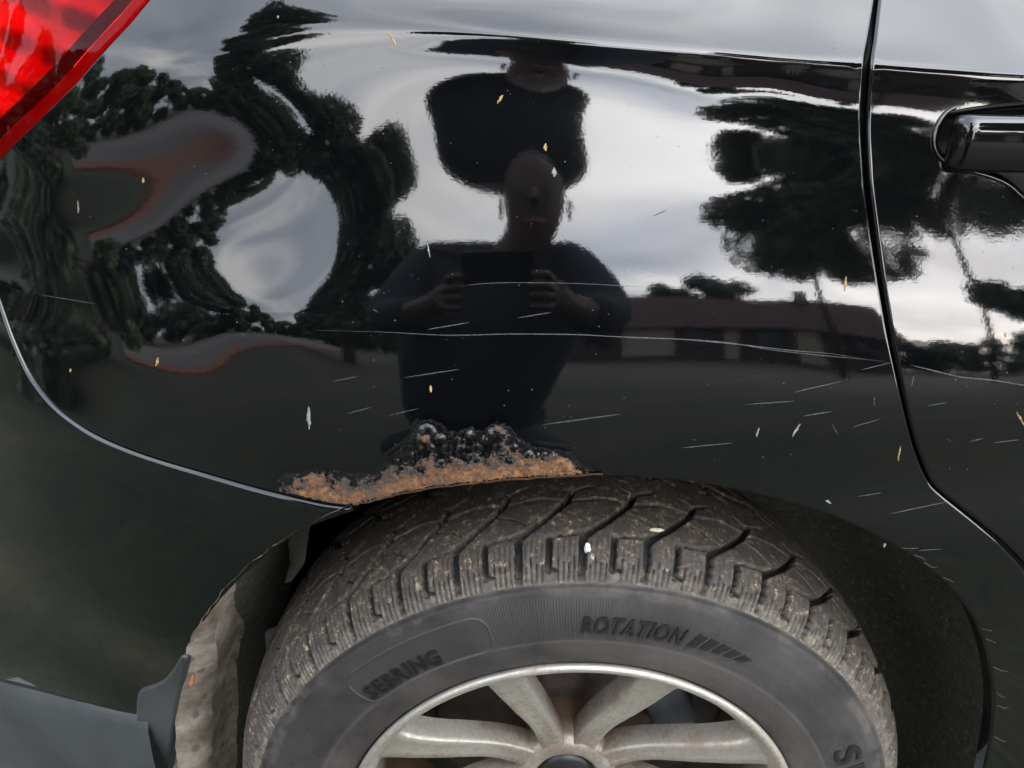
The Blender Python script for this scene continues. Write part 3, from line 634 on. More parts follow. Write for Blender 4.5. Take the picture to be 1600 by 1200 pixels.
# ------------------------------------------------------------------ wheel
WX, WY, WZ = 0.056, 0.0, 0.33
WHEEL = empty('wheel', (WX, WY, WZ)); WHEEL.parent = CAR
def m_tyre():
    m = NT('tyre_rubber'); v = m.coord(); at = m.n('ShaderNodeAttribute', attribute_name='groove'); zn = m.n('ShaderNodeAttribute', attribute_name='zone')
    n1 = m.noise(v, 38, 6, 0.7); n2 = m.noise(m.coord((1, 1, 1)), 160, 6, 0.78); n3 = m.noise(v, 12, 4, 0.6); n4 = m.noise(v, 700, 3, 0.7)
    rub = m.ramp(n3, [(0.3, (0.014, 0.0136, 0.013)), (0.7, (0.027, 0.0255, 0.024))])
    # pale dust film on the sidewall
    film = m.ramp(m.math('ADD', n3, m.math('MULTIPLY', n1, 0.6)), [(0.62, 0.06), (0.80, 0.26), (1.0, 0.5)])
    side = m.mix(film, rub, (0.070, 0.061, 0.056))
    # dry mud and pale scuffs on the tread blocks
    mud = m.ramp(n1, [(0.44, 0.0), (0.56, 1.0)]); mudc = m.ramp(n2, [(0.40, (0.010, 0.008, 0.007)), (0.53, (0.040, 0.030, 0.021)), (0.60, (0.17, 0.128, 0.080)), (0.67, (0.52, 0.46, 0.36))])
    tread = m.mix(mud, m.mix(0.35, (0.040, 0.036, 0.031), mudc), m.mix(0.22, mudc, (0.11, 0.092, 0.070)))
    grv = m.mix(m.ramp(n1, [(0.35, 0.0), (0.7, 0.5)]), (0.005, 0.005, 0.005), (0.026, 0.024, 0.021))  # grooves and sipes coloured near black to stand in for their shade
    tread = m.mix(m.ramp(at.outputs['Fac'], [(0.25, 0.0), (0.7, 1.0)]), tread, grv)
    sp0 = m.n('ShaderNodeSeparateXYZ'); m.l(v, sp0.inputs[0]); rad = m.math('SQRT', m.math('ADD', m.math('POWER', sp0.outputs[0], 2.0), m.math('POWER', sp0.outputs[2], 2.0)))
    inn = m.ramp(rad, [(0.2435, 1.0), (0.2450, 0.0)]); side = m.mix(m.math('MULTIPLY', inn, m.ramp(n3, [(0.35, 0.15), (0.65, 0.7)])), side, (0.066, 0.054, 0.048))
    ln = m.math('MULTIPLY', m.ramp(rad, [(0.2432, 0.0), (0.2440, 1.0)]), m.ramp(rad, [(0.2450, 1.0), (0.2458, 0.0)])); side = m.mix(m.math('MULTIPLY', ln, 0.7), side, (0.14, 0.125, 0.11))
    dk = m.math('MULTIPLY', m.ramp(rad, [(0.2475, 0.0), (0.2490, 1.0)]), m.ramp(rad, [(0.2960, 1.0), (0.2985, 0.0)])); side = m.mix(m.math('MULTIPLY', dk, 0.28), side, (0.015, 0.015, 0.0155))
    side = m.mix(m.math('MULTIPLY', m.math('MULTIPLY', m.ramp(rad, [(0.2870, 0.0), (0.2890, 1.0)]), m.ramp(n1, [(0.45, 0.0), (0.6, 1.0)])), 0.5), side, (0.10, 0.088, 0.074))
    sh = m.mix(m.ramp(n2, [(0.42, 0.1), (0.64, 0.9)]), (0.028, 0.026, 0.024), (0.20, 0.165, 0.12)); sh = m.mix(m.ramp(n1, [(0.42, 0.0), (0.6, 0.7)]), sh, (0.055, 0.048, 0.042))
    col = m.mix(m.ramp(zn.outputs['Fac'], [(0.02, 0.0), (0.30, 1.0)]), side, sh)
    col = m.mix(m.ramp(zn.outputs['Fac'], [(0.60, 0.0), (0.85, 1.0)]), col, tread)
    # fine radial ribbing of the sidewall band
    sep = m.n('ShaderNodeSeparateXYZ'); m.l(v, sep.inputs[0])
    ang = m.math('ARCTAN2', sep.outputs[0], sep.outputs[2]); rr = m.math('SQRT', m.math('ADD', m.math('POWER', sep.outputs[0], 2.0), m.math('POWER', sep.outputs[2], 2.0)))
    rib = m.math('SINE', m.math('MULTIPLY', ang, 760.0))
    band = m.math('MULTIPLY', m.ramp(rr, [(0.2475, 0.0), (0.2485, 1.0)]), m.ramp(rr, [(0.2850, 1.0), (0.2860, 0.0)]))
    sect = m.math('MULTIPLY', m.ramp(m.math('MULTIPLY', m.math('ADD', ang, 3.2), 0.15), [(0.4395, 0.0), (0.4405, 1.0)]), m.ramp(m.math('MULTIPLY', m.math('ADD', ang, 3.2), 0.15), [(0.555, 1.0), (0.556, 0.0)]))
    h = m.math('ADD', m.math('MULTIPLY', m.math('MULTIPLY', rib, m.math('MULTIPLY', band, sect)), 0.35), m.math('MULTIPLY', n4, 0.6))
    m.set(Base_Color=col, Roughness=m.ramp(n1, [(0.3, 0.55), (0.7, 0.9)]), Normal=m.bump(h, 0.5, 0.0012)); return m.mat
M_TYRE = m_tyre()
M_LETTER = simple('tyre_letter_rubber', (0.006, 0.006, 0.0065), 0.55, nscale=120, var=0.5)
# cross-section of the tyre: (radius, y) from the outer bead over the crown to the inner bead
TC = 0.115
half = [(0.206, 0.030), (0.213, 0.0185), (0.2170, 0.0145), (0.222, 0.0130), (0.230, 0.0115), (0.240, 0.0105), (0.2435, 0.0102), (0.2445, 0.0095), (0.2455, 0.0102), (0.250, 0.0100), (0.262, 0.0102), (0.275, 0.0115), (0.285, 0.0138), (0.2885, 0.0150), (0.2895, 0.0146), (0.2960, 0.0172), (0.2968, 0.0160), (0.2985, 0.0168)]
shoulder = [(0.303, 0.0195), (0.308, 0.0235), (0.3135, 0.0290), (0.3185, 0.0365), (0.3220, 0.0440), (0.3250, 0.0530), (0.3275, 0.0660), (0.3295, 0.0840), (0.3305, 0.1000), (0.3308, 0.115)]
def tyre():
    out = resample(np.array(half), 0.0028, False)
    out = np.array(sorted(set(map(tuple, np.round(np.vstack([out, np.array(half[2:])]), 6))), key=lambda p: (p[0], p[1]))) if False else np.vstack([resample(np.array(half), 0.0022, False)])
    sh = resample(np.array([half[-1]] + [tuple(p) for p in catmull(shoulder, 6)]), 0.0008, False)[1:]
    inn = resample(np.array([(r, 2 * TC - y) for r, y in ([half[-1]] + shoulder)][::-1]), 0.0022, False)[1:]
    ins = resample(np.array([(r, 2 * TC - y) for r, y in half][::-1]), 0.006, False)[1:]
    prof = np.vstack([out, sh, inn, ins]); m = len(prof)
    d = np.gradient(prof, axis=0); nr = np.stack([d[:, 1], -d[:, 0]], 1); nr /= np.linalg.norm(nr, axis=1, keepdims=True)
    # make the normals point away from the carcass
    cen = np.array([0.27, TC]); nr *= np.sign(((prof - cen) * nr).sum(1))[:, None]
    th = np.concatenate([np.linspace(-1.75, 1.75, 1480), np.linspace(1.75, 2 * math.pi - 1.75, 230)[1:-1]])
    s = np.concatenate([[0], np.cumsum(np.linalg.norm(np.diff(prof, axis=0), axis=1))]); s0 = s[len(out) - 1]
    # w: mm inwards over the tread from the outer shoulder edge; u: mm along the circumference
    wmm = (s - s0) * 1000; wtot = (s[len(out) + len(sh) + len(inn) - 1] - s0) * 1000
    NP = 38; U = th / (2 * math.pi) * NP * 45.0
    u, w = np.meshgrid(U, wmm, indexing='ij')
    mir = w > wtot / 2; w = np.where(mir, wtot - w, w); u = np.where(mir, u + 22, u)
    j = np.sin(np.floor(u / 45 + 0.5) * 12.9898) * 0.9
    p = (u + 22.5) % 45 - 22.5
    def seg(a, b, wd, dep, soft=0.38):
        best = np.zeros_like(u)
        for k in (-2, -1, 0, 1, 2):
            ax, ay = a[0] + 45 * k, a[1]; bx, by = b[0] + 45 * k, b[1]
            t = np.clip(((p - ax) * (bx - ax) + (w - ay) * (by - ay)) / ((bx - ax) ** 2 + (by - ay) ** 2), 0, 1)
            dd = np.hypot(p - ax - t * (bx - ax), w - ay - t * (by - ay))
            best = np.maximum(best, np.clip((wd / 2 - dd) / soft + 0.5, 0, 1) * dep)
        return best
    g = np.zeros_like(u)
    LN = [((-1.5, 2), (0, 16), 5.6, 1), ((0, 16), (1.5, 37), 5.6, 1), ((1.5, 37), (20, 55), 5.4, 1), ((20, 55), (37, 76), 5.0, 1), ((37, 76), (42, 90), 4.4, 1),
          ((20.5, 10), (22, 24), 4.6, 1), ((22, 24), (23, 37), 4.6, 1), ((20.5, 12), (26, 9.5), 2.6, .8),
          ((-22, 38.5), (-4, 40), 3.2, .9), ((-4, 40), (12, 47), 3.2, .9),
          ((37, 76), (62, 82), 3.2, .9), ((62, 82), (80, 78), 3.2, .9), ((30, 66), (44, 60), 1.7, .7), ((44, 60), (52, 52), 1.3, .5), ((42, 90), (56, 99), 3.4, .9), ((42, 90), (33, 97), 2.2, .7)]
    for a, b, wd, dp in LN: g = np.maximum(g, seg(a, b, wd, dp))
    # sipes on the shoulder and middle blocks
    sp = np.zeros_like(u)
    for c in (4.6, 8.4, 12.2, 16.2, 27.5, 31.2, 35.0, 38.8):
        sp = np.maximum(sp, seg((c - 0.8, 1.0), (c + 0.6, 17 + 4 * math.sin(c)), 1.0, 1, 0.8))
        sp = np.maximum(sp, seg((c + 0.5, 21.5), (c + 1.1, 33), 0.8, 0.45, 0.8))
    for c in range(6):
        sp = np.maximum(sp, seg((6 + c * 5.2, 52 + c * 4.4), (16 + c * 5.2, 47 + c * 4.4), 0.9, 0.5, 0.8))
    tread = smooth(0.0, 3.0, w) * (wmm[None, :] > 0.2)
    # rungs low on the shoulder
    rung = (np.sin(w * 2 * math.pi / 2.1) > 0.2) * (w > -1.0) * (w < 9) * ((p % 22.5) > 6) * ((p % 22.5) < 17) * 0.35 * (wmm[None, :] > 0)
    dep = g * 0.0100 * smooth(0.0, 7.0, w) + np.where(g < 0.3, sp * 0.0028, 0) * tread + rung * 0.0004
    worn = 0.00025 * np.sin(u * 1.7 + w) * np.sin(w * 1.3) * tread
    dsp = -(dep + worn)
    rr = prof[:, 0][None, :] + nr[:, 0][None, :] * dsp; yy = prof[:, 1][None, :] + nr[:, 1][None, :] * dsp
    V = np.stack([rr * np.sin(th)[:, None], yy, rr * np.cos(th)[:, None]], -1).reshape(-1, 3); n = len(th)
    i = np.arange(n)[:, None]; q = np.arange(m - 1)[None, :]; i2 = (i + 1) % n
    Fc = np.stack([i * m + q, i2 * m + q, i2 * m + q + 1, i * m + q + 1], -1).reshape(-1, 4)[:, ::-1]
    me = bpy.data.meshes.new('tyre'); me.vertices.add(len(V)); me.vertices.foreach_set('co', V.ravel().astype(np.float32))
    me.loops.add(Fc.size); me.loops.foreach_set('vertex_index', Fc.ravel().astype(np.int32)); me.polygons.add(len(Fc)); me.polygons.foreach_set('loop_start', np.arange(0, Fc.size, 4, dtype=np.int32))
    me.update(calc_edges=True); me.polygons.foreach_set('use_smooth', np.ones(len(Fc), bool))
    at = me.attributes.new('groove', 'FLOAT', 'POINT'); at.data.foreach_set('value', (np.maximum(g, sp * 0.95 * (g < 0.3)) * tread).ravel().astype(np.float32))
    zn = w + 2.2 * np.sin(u * 0.55) + 1.6 * np.sin(u * 1.9 + 1) + 1.2 * np.sin(u * 4.3); zone = np.where(wmm[None, :] > 0, np.interp(zn, [6, 18], [0.45, 1.0]), 0.0)
    at = me.attributes.new('zone', 'FLOAT', 'POINT'); at.data.foreach_set('value', zone.ravel().astype(np.float32))
    return obj('tyre', me, M_TYRE, WHEEL)
TYRE = tyre(); TYRE['label'] = 'muddy winter tyre with raised sidewall lettering'
def side_y(r): return np.interp(r, [h[0] for h in half], [h[1] for h in half])
def on_wall(name, pts, faces, mat, r0, a0, proud=0.0009, flip=False):
    """pts (s, t, h): s along the circumference, t radially outwards, wrapped on the sidewall"""
    v = []
    for (s, t, h) in pts:
        r = r0 + t; a = a0 + s / r0; v.append((r * math.sin(a), side_y(r) - 0.0002 - h * proud, r * math.cos(a)))
    return obj(name, pymesh(name, v, faces), mat, WHEEL)
def text_on_wall(name, txt, r0, a0, size, width, shear=0.0, bold=0.0, proud=0.0012):
    cu = bpy.data.curves.new('t', 'FONT'); cu.body = txt; cu.size = size; cu.align_x = 'CENTER'; cu.shear = shear; cu.offset = bold; cu.resolution_u = 4; cu.space_character = 1.12; cu.extrude = 0.5
    o = bpy.data.objects.new('t', cu); COL.objects.link(o); dg = bpy.context.evaluated_depsgraph_get(); me = o.evaluated_get(dg).to_mesh()
    V = [v.co.copy() for v in me.vertices]; Fs = [tuple(p.vertices) for p in me.polygons]; o.to_mesh_clear(); bpy.data.objects.remove(o)
    w = max(v.x for v in V) - min(v.x for v in V); k = width / w
    return on_wall(name, [(v.x * k, v.y, v.z + 0.5) for v in V], Fs, M_LETTER, r0, a0, proud)
text_on_wall('rotation_lettering', 'ROTATION', 0.2545, R(9.0), 0.0225, 0.084, shear=0.22, bold=0.0004, proud=0.0016)
text_on_wall('maker_lettering', 'SEBRING', 0.2490, R(-35.5), 0.0215, 0.076, shear=0.12, bold=0.0004, proud=0.0016)
text_on_wall('large_lettering', 'SE', 0.256, R(69), 0.033, 0.046, shear=0.0, bold=0.0006)
for k in range(5):      # the arrow of slanted bars after the word
    s0 = 0.0475 + k * 0.0108; h0 = 0.0145 - k * 0.0015; w0 = 0.0075
    P = [(s0 + 0.0050, h0 + k * 0.0006, 1), (s0 + 0.0050 + w0, h0 + k * 0.0006 - 0.001, 1), (s0 + w0 - 0.001, 0.0005 + k * 0.0008, 1), (s0, 0.0005 + k * 0.0008, 1)]
    P += [(a, b, 0) for a, b, _ in P]
    on_wall('arrow_bar', P, [(0, 1, 2, 3), (0, 4, 5, 1), (1, 5, 6, 2), (2, 6, 7, 3), (3, 7, 4, 0)], M_LETTER, 0.2545, R(9.0), 0.001)
def wall_line(name, path, wd=0.0011, r0=0.257, a0=0.0, mat=None):
    P = np.array(path); d = np.gradient(P, axis=0); d /= np.linalg.norm(d, axis=1, keepdims=True) + 1e-9; nn = np.stack([-d[:, 1], d[:, 0]], 1); v = []; f = []
    for p, q in zip(P, nn): v += [(*(p + q * wd), 0), (*p, 1), (*(p - q * wd), 0)]
    for i in range(len(P) - 1):
        for k in range(2): f.append((i * 3 + k, i * 3 + k + 1, (i + 1) * 3 + k + 1, (i + 1) * 3 + k))
    return on_wall(name, v, f, mat or M_TYRE, r0, a0, 0.0011)
def rr_path(s0, s1, t0, t1, r, n=6):
    P = []
    for cx, cy, a in ((s1 - r, t1 - r, 0), (s0 + r, t1 - r, 90), (s0 + r, t0 + r, 180), (s1 - r, t0 + r, 270)):
        for k in range(n + 1): t = R(a + 90 * k / n); P.append((cx + r * math.cos(t), cy + r * math.sin(t)))
    return [tuple(p) for p in resample(np.array(P), 0.003)] 
pl = rr_path(-0.055, 0.075, -0.012, 0.0235, 0.012); wall_line('plate_outline', pl + pl[:1], 0.0009, 0.257, R(-33))

# ---- alloy rim
def m_alloy():
    m = NT('dirty_shaded_alloy'); v = m.coord(); n1 = m.noise(v, 24, 6, 0.65); n2 = m.noise(v, 260, 5, 0.7); sep = m.n('ShaderNodeSeparateXYZ'); m.l(v, sep.inputs[0])
    c = m.ramp(n1, [(0.3, (0.36, 0.345, 0.30)), (0.7, (0.52, 0.50, 0.445))])
    dirt = m.math('MULTIPLY', m.ramp(m.math('ADD', n1, m.math('MULTIPLY', n2, 0.6)), [(0.72, 0.0), (1.0, 1.0)]), 0.8)
    deep_shade_dust = m.ramp(m.math('ADD', sep.outputs[1], m.math('MULTIPLY', m.math('SUBTRACT', n1, 0.5), 0.02)), [(0.058, 0.0), (0.092, 0.95)])  # barrel shading painted in by depth, browned like brake dust
    c = m.mix(dirt, c, (0.15, 0.095, 0.055)); c = m.mix(deep_shade_dust, c, (0.070, 0.038, 0.022))
    m.set(Base_Color=c, Metallic=m.math('MULTIPLY', m.math('SUBTRACT', 1.0, m.math('MAXIMUM', dirt, deep_shade_dust), True), 0.6), Roughness=m.ramp(n2, [(0.3, 0.30), (0.7, 0.5)]), Normal=m.bump(n2, 0.10, 0.0006)); return m.mat
M_ALLOY = m_alloy()
rimp = [(0.2070, 0.040), (0.2085, 0.026), (0.2110, 0.0200), (0.2135, 0.0165), (0.2140, 0.0135), (0.2125, 0.0112), (0.2095, 0.0108), (0.2065, 0.0125), (0.2045, 0.0160), (0.2025, 0.0200), (0.1985, 0.0235), (0.1955, 0.0290), (0.1945, 0.050), (0.1930, 0.085), (0.1880, 0.110), (0.186, 0.200)]
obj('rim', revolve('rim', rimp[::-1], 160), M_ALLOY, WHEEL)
def spoke_mesh():
    rs = [0.1995, 0.1960, 0.1920, 0.1860, 0.178, 0.165, 0.150, 0.132, 0.112, 0.094, 0.076, 0.060, 0.046]
    hw = [0.0250, 0.0205, 0.0185, 0.0174, 0.0166, 0.0157, 0.0148, 0.0145, 0.0134, 0.0125, 0.0120, 0.0125, 0.0130]
    fy = [0.0222, 0.0230, 0.0240, 0.0255, 0.0280, 0.0320, 0.0375, 0.0445, 0.0525, 0.0595, 0.0645, 0.0670, 0.0680]
    v = []; f = []
    for r, h, y in zip(rs, hw, fy):
        for (k, dy) in ((-1.03, 0.024), (-1.015, 0.013), (-1.0, 0.0050), (-0.93, 0.0018), (-0.84, 0.0), (-0.40, 0.0012), (0, 0.0016), (0.40, 0.0012), (0.84, 0.0), (0.93, 0.0018), (1.0, 0.0050), (1.015, 0.013), (1.03, 0.024)):
            v.append((k * h, y + dy, r))
    m = 13
    for i in range(len(rs) - 1):
        for k in range(m - 1): f.append((i * m + k, i * m + k + 1, (i + 1) * m + k + 1, (i + 1) * m + k))
    return pymesh('spoke', v, f, True)
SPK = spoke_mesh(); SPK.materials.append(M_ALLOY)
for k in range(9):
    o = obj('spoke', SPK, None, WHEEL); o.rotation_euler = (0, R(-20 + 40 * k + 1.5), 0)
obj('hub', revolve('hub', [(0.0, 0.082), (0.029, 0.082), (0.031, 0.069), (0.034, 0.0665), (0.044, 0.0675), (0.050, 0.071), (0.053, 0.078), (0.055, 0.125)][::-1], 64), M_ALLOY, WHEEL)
obj('centre_cap', revolve('centre_cap', [(0.0, 0.0655), (0.014, 0.0660), (0.023, 0.0680), (0.0275, 0.0710), (0.0285, 0.0820)][::-1], 48), simple('cap_black', (0.012, 0.012, 0.012), 0.4), WHEEL)
M_BRAKE = simple('rusty_brake', (0.024, 0.014, 0.011), 0.75, nscale=40, var=0.6, bump=0.3)
obj('brake_disc', revolve('brake_disc', [(0.05, 0.120), (0.075, 0.118), (0.080, 0.126), (0.136, 0.126), (0.139, 0.128), (0.139, 0.140), (0.05, 0.142)][::-1], 96), M_BRAKE, WHEEL)
obj('brake_caliper', revolve('brake_caliper', [(0.098, 0.112), (0.103, 0.106), (0.140, 0.106), (0.146, 0.112), (0.147, 0.138), (0.094, 0.138), (0.098, 0.112)], 18, R(40), R(78)), simple('caliper_grey', (0.045, 0.050, 0.058), 0.55, nscale=60, var=0.3), WHEEL)
# wheel well behind everything, so the well reads dark
obj('backing_plate', revolve('backing_plate', [(0.04, 0.146), (0.150, 0.148), (0.180, 0.152), (0.181, 0.160)][::-1], 64), simple('backing', (0.016, 0.012, 0.010), 0.9, nscale=30, var=0.5), WHEEL)

# ------------------------------------------------------------------ wheel-arch lining
def m_felt():
    m = NT('felt_lining'); v = m.coord(); n1 = m.noise(v, 160, 5, 0.8); n2 = m.noise(v, 14, 4, 0.6); n3 = m.noise(m.coord((1, 1, 0.3)), 700, 3, 0.8)
    c = m.ramp(n1, [(0.35, (0.018, 0.018, 0.013)), (0.58, (0.055, 0.052, 0.038)), (0.70, (0.22, 0.20, 0.165))])
    c = m.mix(m.ramp(n2, [(0.4, 0.0), (0.75, 0.55)]), c, (0.060, 0.052, 0.028))
    m.set(Base_Color=c, Roughness=0.95, Normal=m.bump(m.math('ADD', n1, n3), 0.8, 0.002)); return m.mat
def m_mud():
    m = NT('dried_mud_on_lining'); v = m.coord(); n1 = m.noise(v, 26, 6, 0.65); n2 = m.noise(v, 110, 5, 0.7); vo = m.n('ShaderNodeTexVoronoi'); m.l(m.coord((1, 1, 0.7)), vo.inputs['Vector']); vo.inputs['Scale'].default_value = 55
    c = m.ramp(n1, [(0.30, (0.085, 0.060, 0.042)), (0.48, (0.20, 0.170, 0.135)), (0.72, (0.40, 0.36, 0.30))])
    spots = m.ramp(m.math('ADD', vo.outputs[0], m.math('MULTIPLY', n2, 0.35)), [(0.34, 0.95), (0.46, 0.0)])
    c = m.mix(m.math('MULTIPLY', spots, m.ramp(n1, [(0.38, 0.1), (0.55, 0.85)])), c, (0.075, 0.063, 0.052)); c = m.mix(m.ramp(n2, [(0.55, 0.0), (0.8, 0.45)]), c, (0.12, 0.10, 0.085))
    m.set(Base_Color=c, Roughness=0.95, Normal=m.bump(n2, 0.5, 0.002)); return m.mat
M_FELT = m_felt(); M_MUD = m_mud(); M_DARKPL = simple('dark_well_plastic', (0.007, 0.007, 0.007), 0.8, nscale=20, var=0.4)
def liner(name, path_xyz, offs, mats, parent, wob=0.0015, seed=1):
    """path along the arch edge; offs = list of (depth into the car, shift away from the wheel); one material per strip"""
    P = np.array(path_xyz); c = np.array([WX, 0, WZ]); v = []; f = []; mi = []
    for p in P:
        d = p - c; d[1] = 0; d /= np.linalg.norm(d)
        for (dy, sh) in offs:
            q = p + d * sh + np.array([0, dy, 0]); w = mnoise.fractal(Vector((q[0] * 30 + seed, q[1] * 30, q[2] * 30)), 0.8, 2.0, 3) * wob; v.append(q + d * w)
    m = len(offs)
    for i in range(len(P) - 1):
        for k in range(m - 1): f.append((i * m + k, i * m + k + 1, (i + 1) * m + k + 1, (i + 1) * m + k)); mi.append(k)
    me = pymesh(name, v, f, True); o = obj(name, me, mats, parent); me.polygons.foreach_set('material_index', [min(k, len(mats) - 1) if len(mats) > 1 else 0 for k in mi]); return o
right_path = resample(hit(np.array([p for p in cm(ARCH) if p[0] > 690] + [(1490, 1320), (1440, 1420), (1380, 1500)], float)), 0.006, False)
liner('felt_liner', right_path, [(0.004, 0.003), (0.008, 0.0), (0.012, 0.002), (0.02, 0.012), (0.05, 0.016), (0.10, 0.014), (0.16, 0.0), (0.22, -0.03), (0.255, -0.07), (0.275, -0.13), (0.285, -0.28)], [M_FELT], CAR, 0.003)
top_path = resample(hit(np.array([p for p in cm(ARCH) if p[0] < 740], float)), 0.006, False)
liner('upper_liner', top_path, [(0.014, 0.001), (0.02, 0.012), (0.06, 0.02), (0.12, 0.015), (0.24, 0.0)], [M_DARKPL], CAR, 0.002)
LP_PX = [(548, 791), (520, 804), (480, 820), (445, 840), (412, 864), (382, 890), (352, 920), (325, 955), (303, 990), (292, 1020), (286, 1050), (280, 1085), (275, 1120), (270, 1160), (264, 1200), (256, 1250), (250, 1300), (240, 1400), (232, 1500)]
lp = hit(np.array(cm([q for q in LP_PX if q[1] < 1130]), float)); lp = np.vstack([lp] + [lp[-1:] + np.array([[-0.16 * s, 0.0, -s]]) for s in (0.03, 0.06, 0.1, 0.15, 0.2, 0.26, 0.32)]); lp = resample(lp, 0.005, False)
a0, a1 = lp[0], lp[-1]
def rear_liner():
    c = np.array([WX, 0, WZ]); v = []; f = []; mi = []; n = len(lp)
    for i, p in enumerate(lp):
        t = i / (n - 1); d = p - c; d[1] = 0; d /= np.linalg.norm(d); k = smooth(0.13, 0.46, np.array(t)) + 0.015
        offs = [(-0.002, 0.001), (0.001, -0.004 * k), (0.004 + 0.002 * k, -0.014 * k), (0.008 + 0.012 * k, -0.026 * k), (0.012 + 0.020 * k, -0.018 * k), (0.015 + 0.060 * k, -0.026 * k), (0.018 + 0.058 * k, -0.032 * k), (0.045 + 0.075 * k, -0.004 - 0.040 * k), (0.075 + 0.095 * k, -0.006 - 0.050 * k), (0.20, -0.006 - 0.05 * k), (0.21, 0.03)]
        for (dy, sh) in offs:
            q = p + d * sh + np.array([0, dy, 0]); w = mnoise.fractal(Vector((q[0] * 45, q[1] * 45, q[2] * 45)), 0.8, 2.0, 4) * 0.0022; v.append(q + d * w)
    m = len(offs)
    for i in range(n - 1):
        for k in range(m - 1):
            f.append((i * m + k, i * m + k + 1, (i + 1) * m + k + 1, (i + 1) * m + k)); t = i / (n - 1); mi.append(0 if k < 6 else 1)
    me = pymesh('rear_liner', v, f, True); o = obj('rear_liner', me, [M_MUD, M_FELT], CAR); me.polygons.foreach_set('material_index', mi); return o
RL = rear_liner()
# clips of faded orange plastic
M_CLIP = simple('orange_clip', (0.26, 0.105, 0.045), 0.6, nscale=150, var=0.4)
for (x, y) in ((289, 1058), (275, 1166)):
    p = hit(np.array([[x, y]], float))[0]; bm = bmesh.new(); bmesh.ops.create_uvsphere(bm, u_segments=12, v_segments=8, radius=1)
    for vv in bm.verts: vv.co = Vector((p[0] + vv.co.x * 0.0026 + vv.co.z * 0.0022 + 0.008, p[1] + vv.co.y * 0.003 - 0.003, p[2] + vv.co.z * 0.0075))
    me = bpy.data.meshes.new('liner_clip'); bm.to_mesh(me); bm.free(); obj('liner_clip', me, M_CLIP, RL)
# grey end cap where bumper, valance and lining meet
def end_cap():
    E = [(292, 1022), (278, 1044), (262, 1062), (244, 1070), (228, 1076), (222, 1090), (221, 1125), (221, 1180), (221, 1300), (248, 1300), (254, 1250), (262, 1190), (270, 1130), (279, 1080), (288, 1046)]
    poly = px2xz([tuple(p) for p in catmull(E, 4, True)])
    return panel('bumper_end_cap', poly, M_VAL, CAR, lift=0.005, er=0.003, flange=0.012, step=0.006)
end_cap()
# inner wheelhouse and the pale suspension pieces seen past the tyre
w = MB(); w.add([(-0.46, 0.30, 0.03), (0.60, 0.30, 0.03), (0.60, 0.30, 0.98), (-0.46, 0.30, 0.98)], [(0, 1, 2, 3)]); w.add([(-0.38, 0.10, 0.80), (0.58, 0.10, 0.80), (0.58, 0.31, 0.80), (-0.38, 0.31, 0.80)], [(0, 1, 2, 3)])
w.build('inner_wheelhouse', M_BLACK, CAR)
M_OLIVE = simple('pale_olive_metal', (0.16, 0.17, 0.13), 0.6, nscale=30, var=0.3); M_GG = simple('grey_green_metal', (0.10, 0.125, 0.115), 0.6, nscale=30, var=0.3)
def plate(name, px, y, mat, th=0.004):
    d = rays(np.array(px, float)); t = (y - CAM[1]) / d[:, 1]; P = CAM + d * t[:, None]; n = len(P); v = [tuple(p) for p in P] + [(p[0], p[1] + th, p[2]) for p in P]
    return obj(name, pymesh(name, v, [tuple(range(n))[::-1], tuple(range(n, 2 * n))] + [(i, (i + 1) % n, n + (i + 1) % n, n + i) for i in range(n)]), mat, CAR)
plate('damper_bracket', [(425, 845), (485, 815), (476, 880), (456, 908), (412, 922)], 0.20, M_OLIVE)
plate('chassis_rail', [(394, 996), (440, 978), (420, 1060), (400, 1150), (380, 1150)], 0.20, M_GG)
# hairs and fluff caught on the felt edge
hr = random.Random(4); M_HAIR = simple('pale_hair', (0.16, 0.15, 0.12), 0.7)
for k in range(12):
    i = hr.randrange(int(len(right_path) * 0.30), int(len(right_path) * 0.72)); p = Vector(right_path[i]) + Vector((0, -0.002, 0)); a = hr.uniform(-0.3, 0.6); L = hr.uniform(0.003, 0.011)
    q = p + Vector((math.cos(a) * L, -0.004, math.sin(a) * L * 0.8)); mdl = (p + q) / 2 + Vector((0, -0.002, hr.uniform(-0.002, 0.002)))
    h = MB(); h.tube([p, mdl, q], [0.00012, 0.00010, 0.00006], 4); h.build('loose_hair', M_HAIR, CAR)
# bird lime and a pale leaf scrap on the tread
def blob(name, px, y, sc, mat, label, cat, seed):
    d = rays(np.array([px], float))[0]; t = (y - CAM[1]) / d[1]; p = CAM + d * t; bm = bmesh.new(); bmesh.ops.create_icosphere(bm, subdivisions=3, radius=1)
    for vv in bm.verts: k = 1 + 0.35 * mnoise.noise(vv.co * 2 + Vector((seed, 0, 0))); vv.co = Vector((p[0] + vv.co.x * sc[0] * k, p[1] + vv.co.y * sc[1] * k, p[2] + vv.co.z * sc[2] * k))
    me = bpy.data.meshes.new(name); bm.to_mesh(me); bm.free(); me.polygons.foreach_set('use_smooth', [True] * len(me.polygons)); return tag(obj(name, me, mat), label, cat)
blob('bird_dropping', (918, 857), 0.0350, (0.0026, 0.002, 0.0048), simple('lime_white', (0.72, 0.72, 0.68), 0.7, nscale=300, var=0.15), 'white dropping stuck in a shoulder groove of the tyre', 'dropping', 2)
blob('leaf_scrap', (1026, 828), 0.052, (0.0058, 0.0020, 0.0013), simple('pale_leaf', (0.55, 0.50, 0.38), 0.7, nscale=300, var=0.2), 'pale curled leaf scrap lying on the tyre tread', 'leaf', 5)
# ------------------------------------------------------------------ rest of the car body that shades the wheel well
ub = MB(); ub.box((0.02, 0.98, 0.62), (1.22, 1.36, 0.62)); ub.build('underbody', M_DARKPL, CAR)

